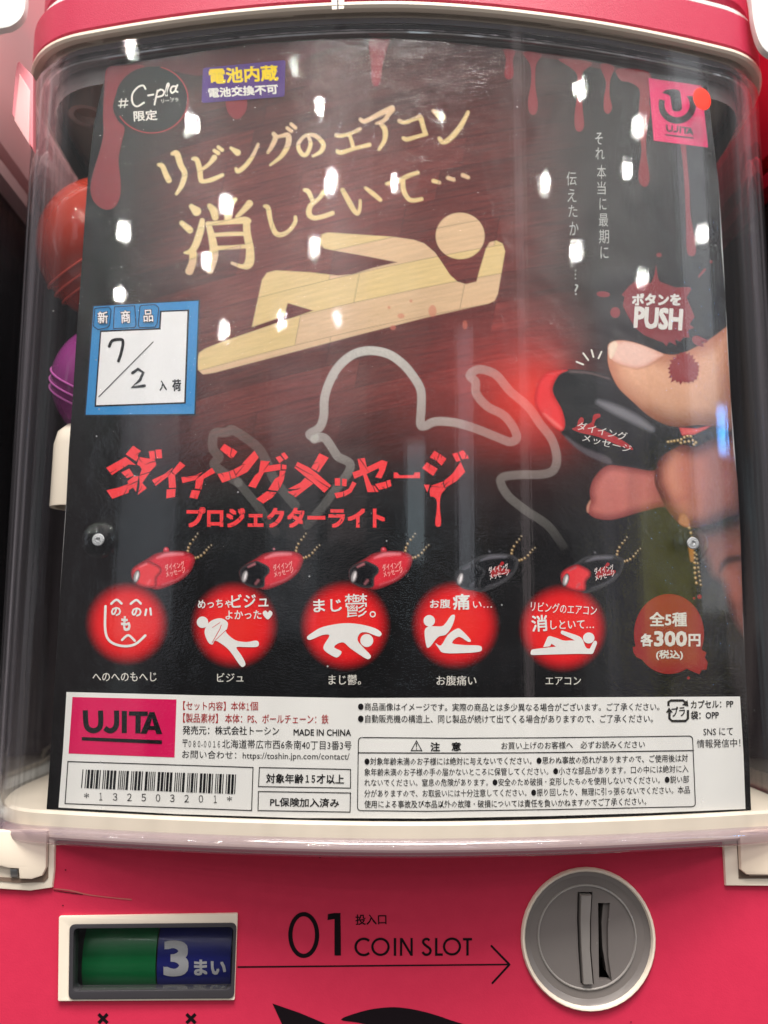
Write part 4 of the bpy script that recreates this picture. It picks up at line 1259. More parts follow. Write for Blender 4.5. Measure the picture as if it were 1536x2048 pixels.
# vertical handwriting
vt = Print(zero, .00012)
def glyph(P, ch, cx, cy, w_, h_, b=0.0, rot=0):
    c, s = math.cos(rot), math.sin(rot)
    P.text(ch, (cx - w_ / 2 * c - h_ / 2 * -s * -1, cy + h_ / 2 - w_ / 2 * s), (cx + w_ / 2 * c - h_ / 2 * s, cy + h_ / 2 + w_ / 2 * s), h_, bold=b)
for ch, x, y, w_, h_ in (("そ", 1198, 277, 15, 24), ("れ", 1200, 307, 18, 24), ("本", 1203, 344, 18, 28), ("当", 1203, 376, 17, 26), ("に", 1206, 408, 14, 24), ("最", 1207, 440, 19, 26), ("期", 1208, 473, 20, 28), ("に", 1209, 505, 16, 24),
                         ("伝", 1143, 357, 20, 28), ("え", 1144, 391, 18, 26), ("た", 1146, 422, 18, 24), ("か", 1148, 457, 18, 27), ("っ", 1151, 487, 13, 16), ("た", 1150, 515, 16, 20), ("?", 1153, 579, 8, 22)):
    vt.text(ch, (x - w_ / 2, y + h_ / 2), (x + w_ / 2, y + h_ / 2), h_, bold=.0)
for y in (541, 549, 557): vt.ellipse((1151, y), 1.5, 1.5, 8)
vt.build("side_lettering", ink("pale_print", (172, 172, 168)), card)

# round limited-edition emblem
em = Print(zero, .00014); em.ellipse((303, 199), 72, 66, 64)
em.build("emblem_disc", ink("emblem_black", (16, 17, 18)), card)
a = np.linspace(R(-75), R(150), 30)
em = Print(zero, .00018); em.stroke([(303 + 73 * math.cos(t), 199 + 67 * math.sin(t)) for t in a], .9, smooth=False)
em.build("emblem_rim", ink("rim_red", (170, 40, 52)), card)
em = Print(zero, .00022)
for s in ([(243, 198), (241, 215)], [(252, 197), (249, 215)], [(238, 203), (256, 202)], [(237, 211), (255, 210)]): em.stroke(s, 1.1)
for s in ([(291, 178), (286, 171), (275, 175), (265, 188), (265, 205), (274, 213), (288, 205)],
          [(296, 191), (307, 189)], [(309, 209), (315, 181)], [(314, 185), (321, 179), (328, 183), (325, 191), (314, 194)], [(332, 191), (334, 180), (338, 169), (335, 168), (332, 182), (334, 191)],
          [(353, 173), (345, 173), (341, 180), (344, 186), (350, 182)], [(355, 170), (351, 180), (355, 184)]): em.stroke(s, 1.7)
em.text("リープラ", (323, 206), (357, 203), 8, bold=0); em.text("限定", (268, 243), (315, 240), 21, bold=.015)
em.build("emblem_lettering", ink("off_white", (0, 0, 0)), card)

# title in cracked block katakana
q5 = lambda p: T(p, 200, 870, 4); q6 = lambda p: T(p, 570, 870, 4)
TI = [q5(p) for p in [
    [(265, 85), (328, 128), (300, 165), (308, 180), (290, 210), (205, 155)], [(50, 262), (205, 175), (287, 240), (230, 235), (95, 320)],
    [(322, 175), (335, 180), (440, 195), (450, 240), (400, 293), (318, 320), (335, 275), (320, 250), (296, 236), (310, 192)],
    [(170, 300), (235, 268), (272, 325), (215, 345)], [(390, 130), (435, 125), (443, 190), (400, 192)], [(443, 118), (492, 115), (497, 185), (452, 188)],
    [(220, 370), (270, 330), (308, 330), (288, 455), (265, 420), (232, 440), (228, 462), (98, 510), (52, 442), (150, 420), (226, 392)], [(314, 328), (398, 300), (338, 383), (375, 425), (303, 478), (318, 400)],
    [(415, 360), (520, 310), (585, 260), (540, 335), (445, 408)], [(545, 330), (640, 212), (683, 245), (600, 320), (608, 420), (552, 425), (548, 345)], [(533, 437), (605, 430), (600, 495), (530, 507)],
    [(650, 338), (760, 325), (820, 295), (760, 360), (660, 385)], [(768, 355), (895, 262), (922, 302), (830, 350), (812, 435), (760, 428)], [(735, 440), (803, 447), (778, 512), (716, 500)],
    [(995, 70), (1052, 105), (1040, 165), (1060, 190), (1036, 178), (960, 115)], [(1060, 105), (1100, 135), (1065, 182), (1044, 165)], [(1235, 125), (1270, 180), (1180, 295), (1095, 337), (1070, 275), (1130, 245), (1150, 215)],
    [(940, 312), (1030, 293), (1045, 357), (978, 382)], [(1035, 290), (1064, 278), (1090, 340), (1052, 352)],
    [(1285, 205), (1360, 210), (1350, 245), (1445, 230), (1445, 278), (1312, 300), (1245, 425), (1185, 408), (1240, 322), (1270, 300)], [(1405, 180), (1440, 165), (1470, 200), (1435, 225)], [(1447, 152), (1475, 138), (1508, 180), (1482, 200)],
    [(1455, 236), (1492, 240), (1490, 275), (1455, 275)], [(1438, 285), (1485, 285), (1470, 360), (1440, 425), (1420, 447), (1345, 438), (1400, 350), (1435, 330)], [(1335, 450), (1412, 460), (1380, 500), (1305, 548), (1250, 512)]]]
TI += [q6(p) for p in [
    [(275, 145), (350, 182), (270, 298), (210, 265)], [(100, 215), (190, 258), (262, 312), (370, 405), (315, 462), (228, 385), (75, 262)], [(160, 342), (228, 388), (185, 420), (85, 498), (20, 455), (120, 432), (25, 432), (125, 380)],
    [(398, 345), (440, 345), (440, 405), (400, 405)], [(457, 350), (495, 352), (492, 410), (457, 408)], [(540, 370), (572, 388), (530, 460), (476, 492), (470, 450), (510, 430)], [(395, 465), (468, 452), (465, 492), (412, 507)],
    [(580, 192), (638, 183), (655, 258), (775, 200), (820, 215), (800, 285), (770, 347), (722, 338), (755, 280), (748, 265), (652, 312), (690, 400), (718, 408), (750, 455), (660, 457), (625, 320), (555, 350), (538, 300), (600, 278)],
    [(720, 393), (807, 372), (817, 425), (752, 438)], [(813, 366), (842, 357), (852, 408), (822, 420)],
    [(870, 300), (900, 300), (915, 322), (1030, 320), (1035, 300), (1080, 298), (1080, 345), (870, 345)],
    [(1195, 125), (1232, 148), (1212, 205), (1158, 180)], [(1238, 150), (1292, 190), (1252, 245), (1215, 210)], [(1135, 218), (1222, 270), (1185, 327), (1097, 265)], [(1338, 150), (1380, 140), (1405, 205), (1370, 215)],
    [(1388, 138), (1425, 120), (1448, 150), (1438, 190), (1417, 195)], [(1458, 155), (1470, 188), (1440, 190)], [(1405, 215), (1442, 295), (1370, 370), (1280, 422), (1270, 370), (1340, 310)], [(1263, 372), (1270, 420), (1165, 407)], [(1110, 397), (1158, 398), (1138, 460)]]]
ti = Print(zero, .00014)
for p in TI: ti.poly(p)
ti.smooth(q6([(1165, 420), (1225, 418), (1285, 427), (1252, 470), (1240, 530), (1240, 600), (1248, 670), (1246, 720), (1225, 735), (1204, 720), (1203, 680), (1214, 600), (1214, 530), (1192, 496), (1162, 487)]), n=4)
ti.text("プロジェクターライト", (373, 1055), (770, 1056), 41, bold=.034, layer=.00004)
ti.build("title_lettering", ink("title_red", (246, 64, 68)), card)
ck = Print(zero, .00024)
rr_ = random.Random(3)
for P in TI:
    P = np.array(P); c = P.mean(0); ext = np.ptp(P, axis=0)
    if max(ext) < 20: continue
    for _ in range(2 if max(ext) > 32 else 1):
        i = rr_.randrange(len(P)); a_ = P[i] * .7 + P[(i + 1) % len(P)] * .3
        b_ = a_ + (c - a_) * rr_.uniform(.5, 1.1) + np.array([rr_.uniform(-3, 3), rr_.uniform(-3, 3)])
        m_ = (a_ + b_) / 2 + np.array([rr_.uniform(-1.6, 1.6), rr_.uniform(-1.6, 1.6)])
        ck.stroke([(a_[0], a_[1], .75), (m_[0], m_[1], .5), (b_[0], b_[1], .1)], cap=False, smooth=False)
for i in range(34):
    x = 376 + i * 11.8 + rr_.uniform(-3, 3); y = rr_.uniform(1020, 1050)
    ck.stroke([(x, y, .9), (x + rr_.uniform(-6, 6), y + rr_.uniform(-5, 5), .6), (x + rr_.uniform(-12, 12), y + rr_.uniform(-9, 9), .2)], cap=False, smooth=False)
ck.build("title_crack", ink("crack_black", (14, 13, 14)), card)

# icon pictures on the discs
I9 = lambda p: T(p, 0, 1000, 2); I10 = lambda p: T(p, 768, 1000, 2)
I_white = ink("icon_white", (238, 236, 232))
ic = Print(zero, .00014)
for s, r in (([(445, 415), (466, 399), (486, 414)], 4.6), ([(523, 415), (545, 400), (563, 414)], 4.6), ([(422, 425), (421, 520), (440, 565), (490, 584), (540, 577), (581, 542)], 5), ([(488, 560), (513, 541), (539, 563)], 4.6), ([(585, 438), (581, 460)], 4.2), ([(601, 434), (604, 458)], 4.2)):
    ic.stroke(I9(s), r / 2)
for ch, x0, y0, x1, y1 in (("の", 444, 428, 484, 464), ("の", 526, 430, 566, 466), ("も", 484, 464, 522, 524)):
    q0, q1 = I9([(x0, y1), (x1, y1)]); ic.text(ch, q0, q1, (y1 - y0) / 2, bold=.03)
ic.build("face_picture", I_white, card)
ic = Print(zero, .00014)
ic.text("めっちゃ", (396, 1218), (464, 1215), 18, bold=.012); ic.text("ビジュ", (463, 1216), (537, 1214), 27, bold=.012); ic.text("よかった", (451, 1239), (523, 1238), 18, bold=.012)
ic.smooth(I9([(1071, 450), (1078, 442), (1088, 448), (1088, 460), (1071, 478), (1053, 460), (1052, 448), (1063, 442)]), n=4)
ic.ellipse((405, 1244.5), 11.5, 11.5, 24)
ic.smooth(I9([(828, 500), (850, 480), (885, 473), (911, 490), (908, 515), (905, 530), (940, 560), (985, 568), (1025, 562), (1036, 575), (1025, 588), (975, 588), (945, 590), (965, 620), (982, 655), (970, 668), (955, 655), (920, 605), (890, 578), (860, 562), (850, 578), (832, 568), (818, 530)]), n=3)
ic.build("fainting_picture", I_white, card)
rl = Print(zero, .00020); rl.stroke(I9([(848, 572, 1.2), (880, 515, 1.4), (885, 500, 1.2)]), smooth=False); rl.stroke(I9([(862, 560, 1), (905, 520, 1)])); rl.stroke(I9([(850, 510, 1), (880, 490, 1)]))
rl.build("arm_line", ink("disc_red", (222, 34, 34)), card)
ic = Print(zero, .00014)
ic.text("まじ", (627, 1225), (684, 1223), 26, bold=.015); ic.text("鬱", (690, 1235), (735, 1234), 47, bold=.0); ic.text("。", (739, 1235), (752, 1235), 13, bold=.01)
ic.ellipse((733.5, 1281), 13, 13, 24)
ic.smooth(I9([(1228, 548), (1250, 530), (1290, 508), (1370, 493), (1440, 497), (1500, 513), (1526, 532), (1518, 546), (1495, 540), (1470, 530), (1442, 532), (1430, 560), (1455, 592), (1483, 622), (1475, 636), (1456, 630), (1400, 592), (1375, 570), (1350, 575), (1337, 590), (1366, 606), (1355, 626), (1338, 628), (1298, 602), (1296, 580), (1318, 542), (1290, 540), (1240, 560)]), n=3)
ic.build("gloomy_picture", I_white, card)
ic = Print(zero, .00014)
ic.text("お腹", (860, 1217), (901, 1216), 18, bold=.012); ic.text("痛", (906, 1220), (940, 1219), 32, bold=.018); ic.text("い…", (946, 1216), (984, 1215), 13, bold=.01)
ic.ellipse(I10([(181, 483)])[0], 11.5, 11.5, 24)
ic.smooth(I10([(162, 525), (178, 506), (205, 505), (238, 502), (268, 462), (284, 464), (272, 505), (248, 538), (222, 545), (205, 560), (185, 586), (170, 586)]), n=3)
ic.smooth(I10([(206, 572), (228, 582), (255, 540), (290, 515), (310, 520), (347, 560), (336, 567), (300, 547), (272, 572), (320, 580), (380, 582), (392, 595), (380, 607), (320, 612), (240, 612), (218, 592)]), n=3)
ic.build("stomach_picture", I_white, card)
ic = Print(zero, .00014)
ic.text("リビングのエアコン", (1061, 1222), (1193, 1231), 20, bold=.005, bow=1); ic.text("消", (1064, 1264), (1096, 1262), 33, bold=.015); ic.text("しといて…", (1101, 1259), (1188, 1257), 18, bold=.01)
B_ = np.array(BODYFIG); th = math.atan2(-(610 - 748), (990 - 400)); c_, s_ = math.cos(th), math.sin(th)
def mini(P):
    P = np.asarray(P) - B_.mean(0); P = np.stack([P[:, 0] * c_ - P[:, 1] * s_, P[:, 0] * s_ + P[:, 1] * c_], 1); return P
mb = mini(B_); lo, hi_ = mb.min(0), mb.max(0); k_ = np.array([(1194 - 1061) / (hi_[0] - lo[0]), (1310 - 1261) / (hi_[1] - lo[1])])
ic.poly((mb - lo) * k_ + np.array([1061, 1261]))
hd = (mini(np.array([[920.3, 471.8]])) - lo) * k_ + np.array([1061, 1261]); ic.ellipse(hd[0], 11.5, 11, 24)
ic.build("lying_picture", I_white, card)
for tx, x0, x1, yb, h in (("へのへのもへじ", 185, 313, 1363, 19), ("ビジュ", 434, 487, 1364, 18), ("まじ鬱。", 657, 722, 1370, 21), ("お腹痛い", 873, 953, 1371, 20), ("エアコン", 1091, 1162, 1370, 16)):
    nm = Print(zero, .00012); nm.text(tx, (x0, yb), (x1, yb), h, bold=.008)
    nm.build("name_lettering", ink("off_white", (0, 0, 0)), card)
for dx, dy, k in KC:
    kk = Print(zero, .00014)
    if k > 2:
        s_p = Print(zero, .00012); s_p.smooth([(q[0] + dx, q[1] + dy) for q in I9([(668, 285), (680, 262), (700, 252), (712, 236), (722, 244), (706, 262), (745, 268), (735, 285), (700, 290), (672, 300)])], n=3)
        s_p.build("logo_splash", ink("logo_red", (170, 34, 38)), card)
    kk.text("ダイイング", (331 + dx, 1142 + dy), (370 + dx, 1134 + dy), 13, bold=.01); kk.text("メッセージ", (333 + dx, 1155 + dy), (372 + dx, 1145 + dy), 12, bold=.01)
    kk.build("torch_lettering", ink("kc_white", (226, 214, 212)) if k > 2 else ink("kc_pink", (244, 176, 170)), card)

# ---- white information strip
strip = Print(zero, .0001)
strip.poly([(133, 1384), (418, 1391), (700, 1396), (1090, 1395), (1480, 1393), (1487, 1510), (1491, 1618), (1300, 1626), (1100, 1632), (850, 1637), (600, 1636), (350, 1628), (117, 1615), (126, 1500)])
strip_o = strip.build("information_strip", mat("strip_paper", lin(244, 243, 238), rough=.5, spec=.2, mottle=.02, mscale=200), card)
Print(zero, .00016).poly([(145, 1394), (353, 1399), (349, 1515), (137, 1507)]).build("brand_panel", ink("magenta", (224, 20, 92)), strip_o)
lb = Print(zero, .00026)
S = lambda p: T(p, 0, 1370, 2)
lb.stroke(S([(341, 101), (345, 160), (362, 180), (385, 180), (402, 160), (402, 102)]), 5.2, cap=False)
lb.stroke(S([(466, 102), (466, 155), (456, 176), (438, 183), (419, 172)]), 5.2, cap=False)
lb.poly(S([(487, 103), (508, 104), (507, 192), (487, 192)]))
lb.poly(S([(516, 105), (592, 106), (591, 124), (563, 124), (562, 193), (541, 193), (542, 123), (515, 122)]))
lb.poly(S([(598, 108), (618, 108), (649, 196), (626, 196), (620, 180), (593, 179), (586, 195), (562, 194)]), [S([(608, 132), (600, 163), (616, 164)])])
lb.poly(S([(327, 208), (648, 221), (647, 236), (327, 221)]))
lb.build("brand_lettering", ink("label_black", (20, 18, 20)), strip_o)
lr = Print(zero, .0002)
lr.text("【セット内容】本体", (366, 1420), (491, 1421), 18, bold=.004, bow=.5); lr.text("１", (493, 1420.5), (498, 1420.5), 14, bold=.004); lr.text("個", (500, 1421), (516, 1421), 18, bold=.004); lr.text("【製品素材】 本体：PS、ボールチェーン：鉄", (366, 1445), (657, 1448), 19, bold=.004, bow=.5)
lr.build("red_lettering", ink("label_red", (176, 26, 30)), strip_o)
lk = Print(zero, .0002)
lk.text("発売元：株式会社トーシン", (365, 1469), (558, 1471), 18, bold=.008); lk.text("MADE IN CHINA", (587, 1471), (702, 1472), 13, bold=.016)
lk.text("〒", (365, 1494), (375, 1494), 15); lk.text("０８０-００１６", (377, 1494), (440, 1495), 13); lk.text("北海道帯広市西6条南40丁目3番3号", (444, 1496.5), (703, 1500), 18); lk.text("お問い合わせ：https://toshin.jpn.com/contact/", (364, 1519), (699, 1523), 19, bow=.5)
lk.frame([(135, 1522), (507, 1534), (504, 1622), (129, 1608)], 1.8); lk.frame([(518, 1534), (702, 1538), (702, 1577), (516, 1574)], 1.8); lk.frame([(516, 1582), (702, 1585), (701, 1625), (515, 1622)], 1.8)
lk.text("対象年齢", (532, 1566), (607, 1567), 19, bold=.014); lk.text("１５", (611, 1565), (630, 1565.5), 15, bold=.02); lk.text("才以上", (633, 1567), (688, 1568), 19, bold=.014); lk.text("PL保険加入済み", (540, 1613), (678, 1615), 18, bold=.014)
for i, ch in enumerate("*132503201*"):
    x = 173 + i * 28.6; yb = 1600 + i * .65; cw = 6 if ch == '1' else 9
    if ch == '*': lk.text(ch, (x - 5, yb - 4), (x + 5, yb - 4), 10, bold=.005)
    else: lk.text(chr(ord(ch) + 0xFEE0), (x - cw / 2, yb), (x + cw / 2, yb), 15, bold=0)
lk.text("●商品画像はイメージです。実際の商品とは多少異なる場合がございます。ご了承ください。", (716, 1421), (1319, 1421), 16, bold=.004, bow=1.5)
lk.text("●自動販売機の構造上、同じ製品が続けて出てくる場合がありますので、ご了承ください。", (716, 1445.5), (1306, 1445), 16.5, bold=.004, bow=1)
lk.text("カプセル：PP", (1382, 1417), (1467, 1415), 16, bold=.014); lk.text("袋：OPP", (1382, 1439), (1438, 1438), 17, bold=.014)
lk.text("SNS にて", (1407, 1471), (1466, 1470), 15); lk.text("情報発信中！", (1394, 1496), (1481, 1494), 17)
FR = [(716, 1474), (900, 1475.5), (1100, 1474.5), (1386, 1471), (1392, 1614), (1100, 1620), (850, 1623.5), (714, 1622)]
lk.frame(FR, 1.8, 9)
lk.stroke([(716, 1505.5, 1), (900, 1506, 1), (1100, 1505, 1), (1388, 1501, 1)], cap=False)
lk.poly([(833, 1480), (845, 1502), (821, 1502)], [[(833, 1483.5), (842, 1500.3), (824, 1500.3)]]); lk.stroke([(833, 1487, 1.1), (833, 1494, .8)]); lk.ellipse((833, 1498), 1.2, 1.2, 8)
lk.text("注", (861, 1502.5), (880, 1502.5), 18, bold=.02); lk.text("意", (903, 1502), (922, 1502), 18, bold=.02)
lk.text("お買い上げのお客様へ　必ずお読みください", (1003, 1499), (1290, 1496), 15, bold=.003)
for i, (tx, x1) in enumerate((("●対象年齢未満のお子様には絶対に与えないでください。●思わぬ事故の恐れがありますので、ご使用後は対", 1376), ("象年齢未満のお子様の手の届かないところに保管してください。●小さな部品があります。口の中には絶対に入", 1377),
                              ("れないでください。窒息の危険があります。●安全のため破損・変形したものを使用しないでください。●鋭い部", 1378), ("分がありますので、お取扱いには十分注意してください。●振り回したり、無理に引っ張らないでください。本品", 1380), ("使用による事故及び本品以外の故障・破損については責任を負いかねますのでご了承ください。", 1293))):
    y0 = (1530.5, 1552, 1573, 1594.5, 1616)[i]; y1 = (1523.5, 1545, 1566, 1587, 1610)[i]
    lk.text(tx, (729, y0), (x1, y1), 15.5, bold=.003, bow=2.0, res=1)
# plastic recycling mark
for s in ([(1337, 1412), (1337, 1404), (1342, 1401), (1366, 1401), (1371, 1405)], [(1376, 1420), (1376, 1432)], [(1376, 1424), (1376, 1437), (1371, 1442), (1344, 1442), (1339, 1437), (1339, 1425)]): lk.stroke(s, 2.4, cap=False, smooth=False)
lk.poly([(1364, 1410), (1375, 1400), (1377, 1413)]); lk.poly([(1332, 1425), (1346, 1425), (1338, 1415)])
lk.text("プラ", (1344, 1434), (1371, 1432), 20, bold=.012)
lk.build("black_lettering", ink("label_black", (0, 0, 0)), strip_o)
bc = Print(zero, .0002, step=0)
rb = random.Random(132503201); x = 0.0; code = []
pats = {'*': '010010100', '1': '100100001', '3': '101100000', '2': '001100001', '5': '100110000', '0': '000110100'}
for ch in "*132503201*":
    for j, c in enumerate(pats[ch]):
        wd = 2.6 if c == '1' else 1.0
        if j % 2 == 0: code.append((x, wd))
        x += wd
    x += 1.0
for (b0, wd) in code:
    u0, u1 = b0 / x, (b0 + wd) / x
    tl_ = lambda u: (165 + 309 * u, 1539 + 10 * u); bl_ = lambda u: (162 + 310 * u, 1576 + 12.3 * u)
    bc.poly([tl_(u0), tl_(u1), bl_(u1), bl_(u0)])
bc.build("barcode", ink("label_black", (0, 0, 0)), strip_o)

# ================================================================== SLEEVE AND STICKERS
fc = coons(90, 40)
film = grid_mesh("laminate_film", fc, zero, .0010, M_film, card)

bs = thing("battery_sticker", "purple sticker with yellow and white lettering near the card's top edge", "sticker")
Pb = Print(zero, .0003)
Pb.poly(round_poly([(406, 136), (571, 120), (569, 193), (403, 206)], 5)); Pb.build("sticker_sheet", ink("purple", (78, 44, 120)), bs)
Pb = Print(zero, .00038); Pb.text("電池内蔵", (419, 169), (557, 161), 32, bold=.024); Pb.build("yellow_lettering", ink("yellow", (236, 206, 20)), bs)
Pb = Print(zero, .00038); Pb.text("電池交換不可", (417, 196), (556, 187), 20, bold=.03); Pb.build("white_lettering", ink("print_white", (0, 0, 0)), bs)

ns = thing("date_sticker", "white square sticker with blue border and handwritten date on the card", "sticker")
C3 = lambda p: T(p, 0, 500, 2)
P_ = Print(zero, .0003); P_.poly(round_poly(C3([(370, 222), (800, 198), (783, 662), (337, 665)]), 3)); P_.build("sticker_sheet", ink("sticker_edge", (30, 42, 56)), ns)
P_ = Print(zero, .00038); P_.poly(C3([(375, 226), (794, 203), (777, 655), (343, 659)])); P_.build("blue_border", ink("sticker_blue", (52, 138, 200)), ns)
wp = C3([(640, 243), (757, 238), (743, 614), (378, 627), (400, 322), (636, 312)])
P_ = Print(zero, .00046); P_.poly(wp); P_.build("panel_outline", ink("label_black", (0, 0, 0)), ns)
P_ = Print(zero, .00054); P_.poly(inset(np.array(C3([(646, 248), (750, 244), (737, 609), (384, 621), (405, 328), (642, 318)])), .2)); P_.build("white_panel", ink("sticker_white", (236, 236, 236)), ns)
P_ = Print(zero, .00060)
for t_ in ([(378, 232), (436, 226), (446, 240), (440, 300), (430, 312), (392, 320), (372, 306)], [(456, 226), (540, 221), (546, 300), (538, 312), (452, 316)], [(558, 226), (565, 220), (622, 217), (637, 230), (630, 296), (620, 310), (556, 312), (552, 300)]):
    P_.frame(C3(t_), 1.6, 2)
P_.stroke(C3([(395, 587), (612, 368)]), .9)
P_.stroke(C3([(437, 385, 6), (450, 362, 6), (485, 358, 6), (492, 372, 6), (485, 410, 6), (474, 444, 6)]), smooth=True); P_.stroke(C3([(530, 492, 6), (552, 476, 6), (573, 490, 6), (560, 520, 6), (527, 549, 6.5), (578, 543, 6)]), smooth=False)
P_.text("入", (319, 782), (334, 781), 21, bold=.02); P_.text("荷", (345, 783), (363, 782), 24, bold=.02)
P_.build("black_lettering", ink("label_black", (0, 0, 0)), ns)
P_ = Print(zero, .00068)
for ch, x0, y0, x1, y1 in (("新", 390, 245, 435, 297), ("商", 483, 240, 524, 295), ("品", 573, 238, 615, 290)):
    a_, b_ = C3([(x0, y1), (x1, y1 - 2)]); P_.text(ch, a_, b_, (y1 - y0) / 2, bold=.05)
P_.build("tab_outline", ink("label_black", (0, 0, 0)), ns)
P_ = Print(zero, .00074)
for ch, x0, y0, x1, y1 in (("新", 392, 247, 433, 295), ("商", 485, 242, 522, 293), ("品", 575, 240, 613, 288)):
    a_, b_ = C3([(x0, y1), (x1, y1 - 2)]); P_.text(ch, a_, b_, (y1 - y0) / 2, bold=.012)
P_.build("tab_lettering", ink("sticker_white", (0, 0, 0)), ns)

ls = thing("magenta_sticker", "magenta square sticker with a black looped emblem at the card's top corner", "sticker")
E5 = lambda p: T(p, 1276, 0, 5.85)
P_ = Print(zero, .0003); P_.poly(E5([(122, 912), (300, 940), (640, 985), (740, 1000), (790, 1440), (820, 1725), (500, 1685), (185, 1645)])); P_.build("sticker_sheet", ink("mag2", (226, 28, 104)), ls)
P_ = Print(zero, .0004)
arc = [(460 + 220 * math.cos(R(a)), 1228 + 220 * math.sin(R(a))) for a in np.linspace(198, -28, 30)]
arc2 = [(458 + 148 * math.cos(R(a)), 1222 + 148 * math.sin(R(a))) for a in np.linspace(-42, 198, 30)]
P_.poly(E5(arc + arc2))
P_.poly(E5([(280, 1085), (330, 1050), (420, 1040), (480, 1055), (498, 1090), (510, 1200), (515, 1270), (490, 1298), (430, 1300), (400, 1280), (388, 1200), (380, 1130), (350, 1105)]))
BR = lambda p: [(1331 + (q[0] - 327) / 321 * 56, 249 + (q[0] - 327) / 321 * 6 + (q[1] - 101) / 92 * 14) for q in p]
for st_ in ([(341, 101), (345, 160), (362, 180), (385, 180), (402, 160), (402, 102)], [(466, 102), (466, 155), (456, 176), (438, 183), (419, 172)], [(498, 103), (497, 192)]): P_.stroke(BR(st_), 1.6, cap=False)
P_.poly(BR([(516, 105), (592, 106), (591, 124), (563, 124), (562, 193), (541, 193), (542, 123), (515, 122)])); P_.poly(BR([(598, 108), (618, 108), (649, 196), (626, 196), (620, 180), (593, 179), (586, 195), (562, 194)])); P_.stroke([(1332, 269.5), (1386, 276)], 1.2)
P_.build("emblem", ink("label_black", (0, 0, 0)), ls)
P_ = Print(zero, .0003); P_.poly(E5([(610, 985), (680, 950), (745, 945), (778, 1020), (740, 1003), (700, 996)])); P_.build("curled_corner", ink("label_black", (0, 0, 0)), ls)

rd = thing("red_dot_sticker", "small round orange red sticker stuck outside the clear case", "sticker")
def dot_ring(k, off): return onto_off(np.array([(1404 + k * (17 * math.cos(a) * .93 + 23.5 * math.sin(a) * .36), 198 + k * (-17 * math.cos(a) * .36 + 23.5 * math.sin(a) * .93)) for a in np.linspace(0, 2 * math.pi, 40, endpoint=False)]), zero, off)
bm = bmesh.new(); rgs = [[bm.verts.new(p) for p in dot_ring(k, o)] for k, o in ((1, OUT + .00003), (1, OUT + .00018), (.9, OUT + .00024), (.45, OUT + .00024), (.05, OUT + .00024))]
for A, B in zip(rgs[:-1], rgs[1:]):
    for i in range(40): bm.faces.new((A[i], A[(i + 1) % 40], B[(i + 1) % 40], B[i]))
bm.faces.new(rgs[-1]); bmesh.ops.recalc_face_normals(bm, faces=bm.faces)
from_bm("dot_sheet", bm, mat("dot_red", lin(244, 42, 14), rough=.5, mottle=.04, mscale=800), rd, 40)

# ================================================================== NEIGHBOURING MACHINES
def neighbour(dx, label, capmat, capcol2, bodymat, dark, name="capsule_machine"):
    th = thing(name, label, "vending machine", (dx, 0, 0), group="toy machines side by side")
    global PLAN
    def mv(o): o.data.transform(Matrix.Translation((dx, 0, 0))); return o
    def sw(nm, pr, m, par):
        o = sweep(nm, pr, m, None); o.data.transform(Matrix.Translation((0, .0, 0))); o.parent = par; return o
    def sl(nm, off, z0, z1, m, par, bev=.001):
        o = slab(nm, off, z0, z1, m, None, bev); o.parent = par; return o
    return th, sw, sl


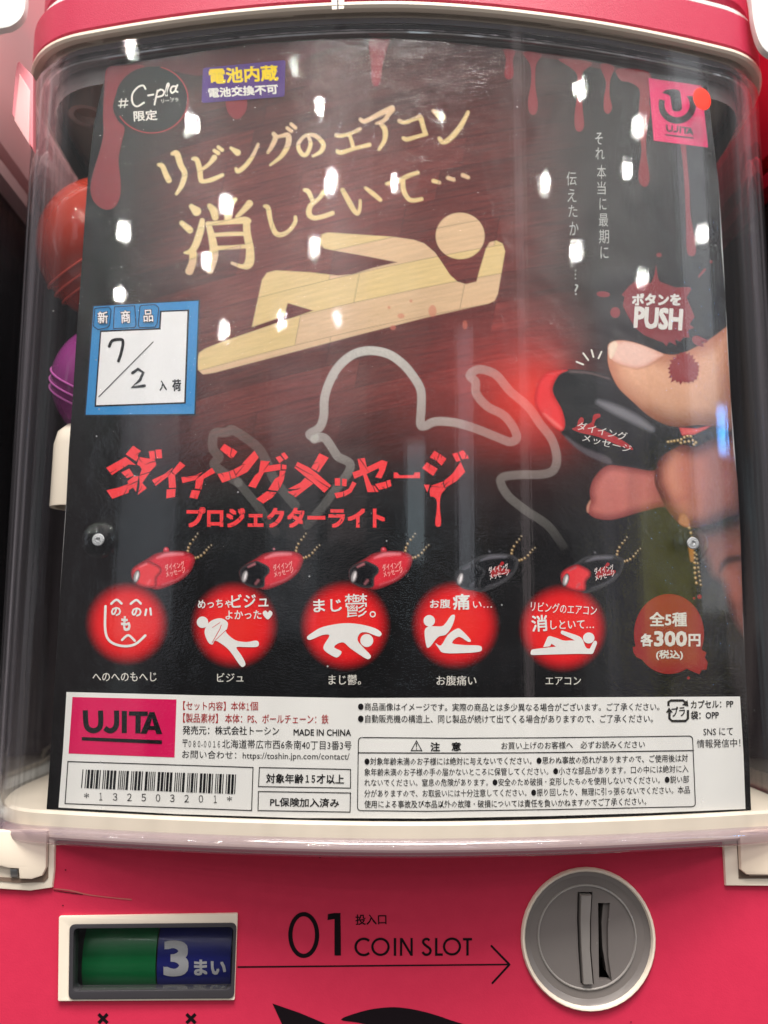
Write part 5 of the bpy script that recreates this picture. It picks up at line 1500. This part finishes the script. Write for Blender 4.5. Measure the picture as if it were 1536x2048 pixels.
M_nb = mat("neighbour_pale_pink", lin(226, 188, 190), rough=.3, spec=.5, mottle=.04, mscale=20)
M_nred = mat("neighbour_red", lin(196, 24, 48), rough=.3, spec=.5, mottle=.04, mscale=20)
M_dkcase = clear("neighbour_case", tint=(.28, .27, .29), f0=.06, rough=.12, streak=.3, body=(.05, .048, .055), body_amt=.75, edge=((.3, .28, .32), .4))
for dx, lab, mc, zc in ((-.331, "pale pink and white capsule machine beside the card's left edge", M_nb, .266), (.322, "deep red capsule machine with white oval panels next to the orange dot", M_nred, .262)):
    th, sw, sl = neighbour(dx, lab, mc, None, None, None)
    sw("clear_case", [(OUT, -.0035), (OUT, zc)], M_dkcase, th)
    cp = sl("top_cap", OUT + .003, zc + .006, zc + .16, mc, th, .006)
    sl("cap_lip", OUT + .0045, zc - .006, zc + .006, mc, th, .003)
    sl("base_plate", OUT, -.0062, .003, M_cream, th)
    bx = box("body", -.155, .155, YB + .002, .22, -.13, -.0066, M_pink if dx > 0 else M_white, None, .006); bx.parent = th
    cx_ = box("inner_core", -.13, .13, .06, .20, .004, zc, M_dgrey, None, .004); cx_.parent = th

# raised panels on the neighbours' flanks, seen beside the cap
def flank(px, y, m, par, name, thick=.003, bev=.0008):
    P = onto(np.array(px, float), lambda x, z: np.full(np.shape(x), y))
    q = prism(name, px, y, y + thick, m, par, bev=bev)
    return q


nl = [o for o in coll.objects if o.name.startswith("capsule_machine") and o.get('label', '').startswith("pale")][0]
nr = [o for o in coll.objects if o.name.startswith("capsule_machine") and o.get('label', '').startswith("deep")][0]
flank(catmull([(-60, -60), (40, -60), (50, -20), (50, 10), (44, 32), (28, 48), (4, 56), (-60, 58)], 5), .0115, M_white, nl, "cap_panel")
flank(catmull([(1503, -60), (1600, -60), (1600, 130), (1550, 112), (1524, 92), (1510, 55), (1504, 10)], 5), .012, M_white, nr, "cap_panel")
flank([(34, 126), (38, 122), (66, 152), (66, 300), (24, 228), (30, 150)], .022, mat("pink_trim", lin(226, 130, 140), rough=.35), nl, "side_trim", bev=.0004)
flank([(38, 146), (60, 180), (58, 290), (28, 240)], .0212, mat("pink_trim2", lin(222, 168, 168), rough=.35), nl, "side_panel", bev=.0004)

# backdrop far behind, dark shop
bm = bmesh.new()
vs = [bm.verts.new(p) for p in ((-1.6, .9, -1), (1.6, .9, -1), (1.6, .9, 1.6), (-1.6, .9, 1.6))]; bm.faces.new(vs)
bmesh.ops.solidify(bm, geom=bm.faces[:], thickness=.02)
tag(from_bm("back_wall", bm, mat("wall_dark", lin(64, 54, 50), rough=.7, mottle=.3, mscale=3), None, None), kind="structure")
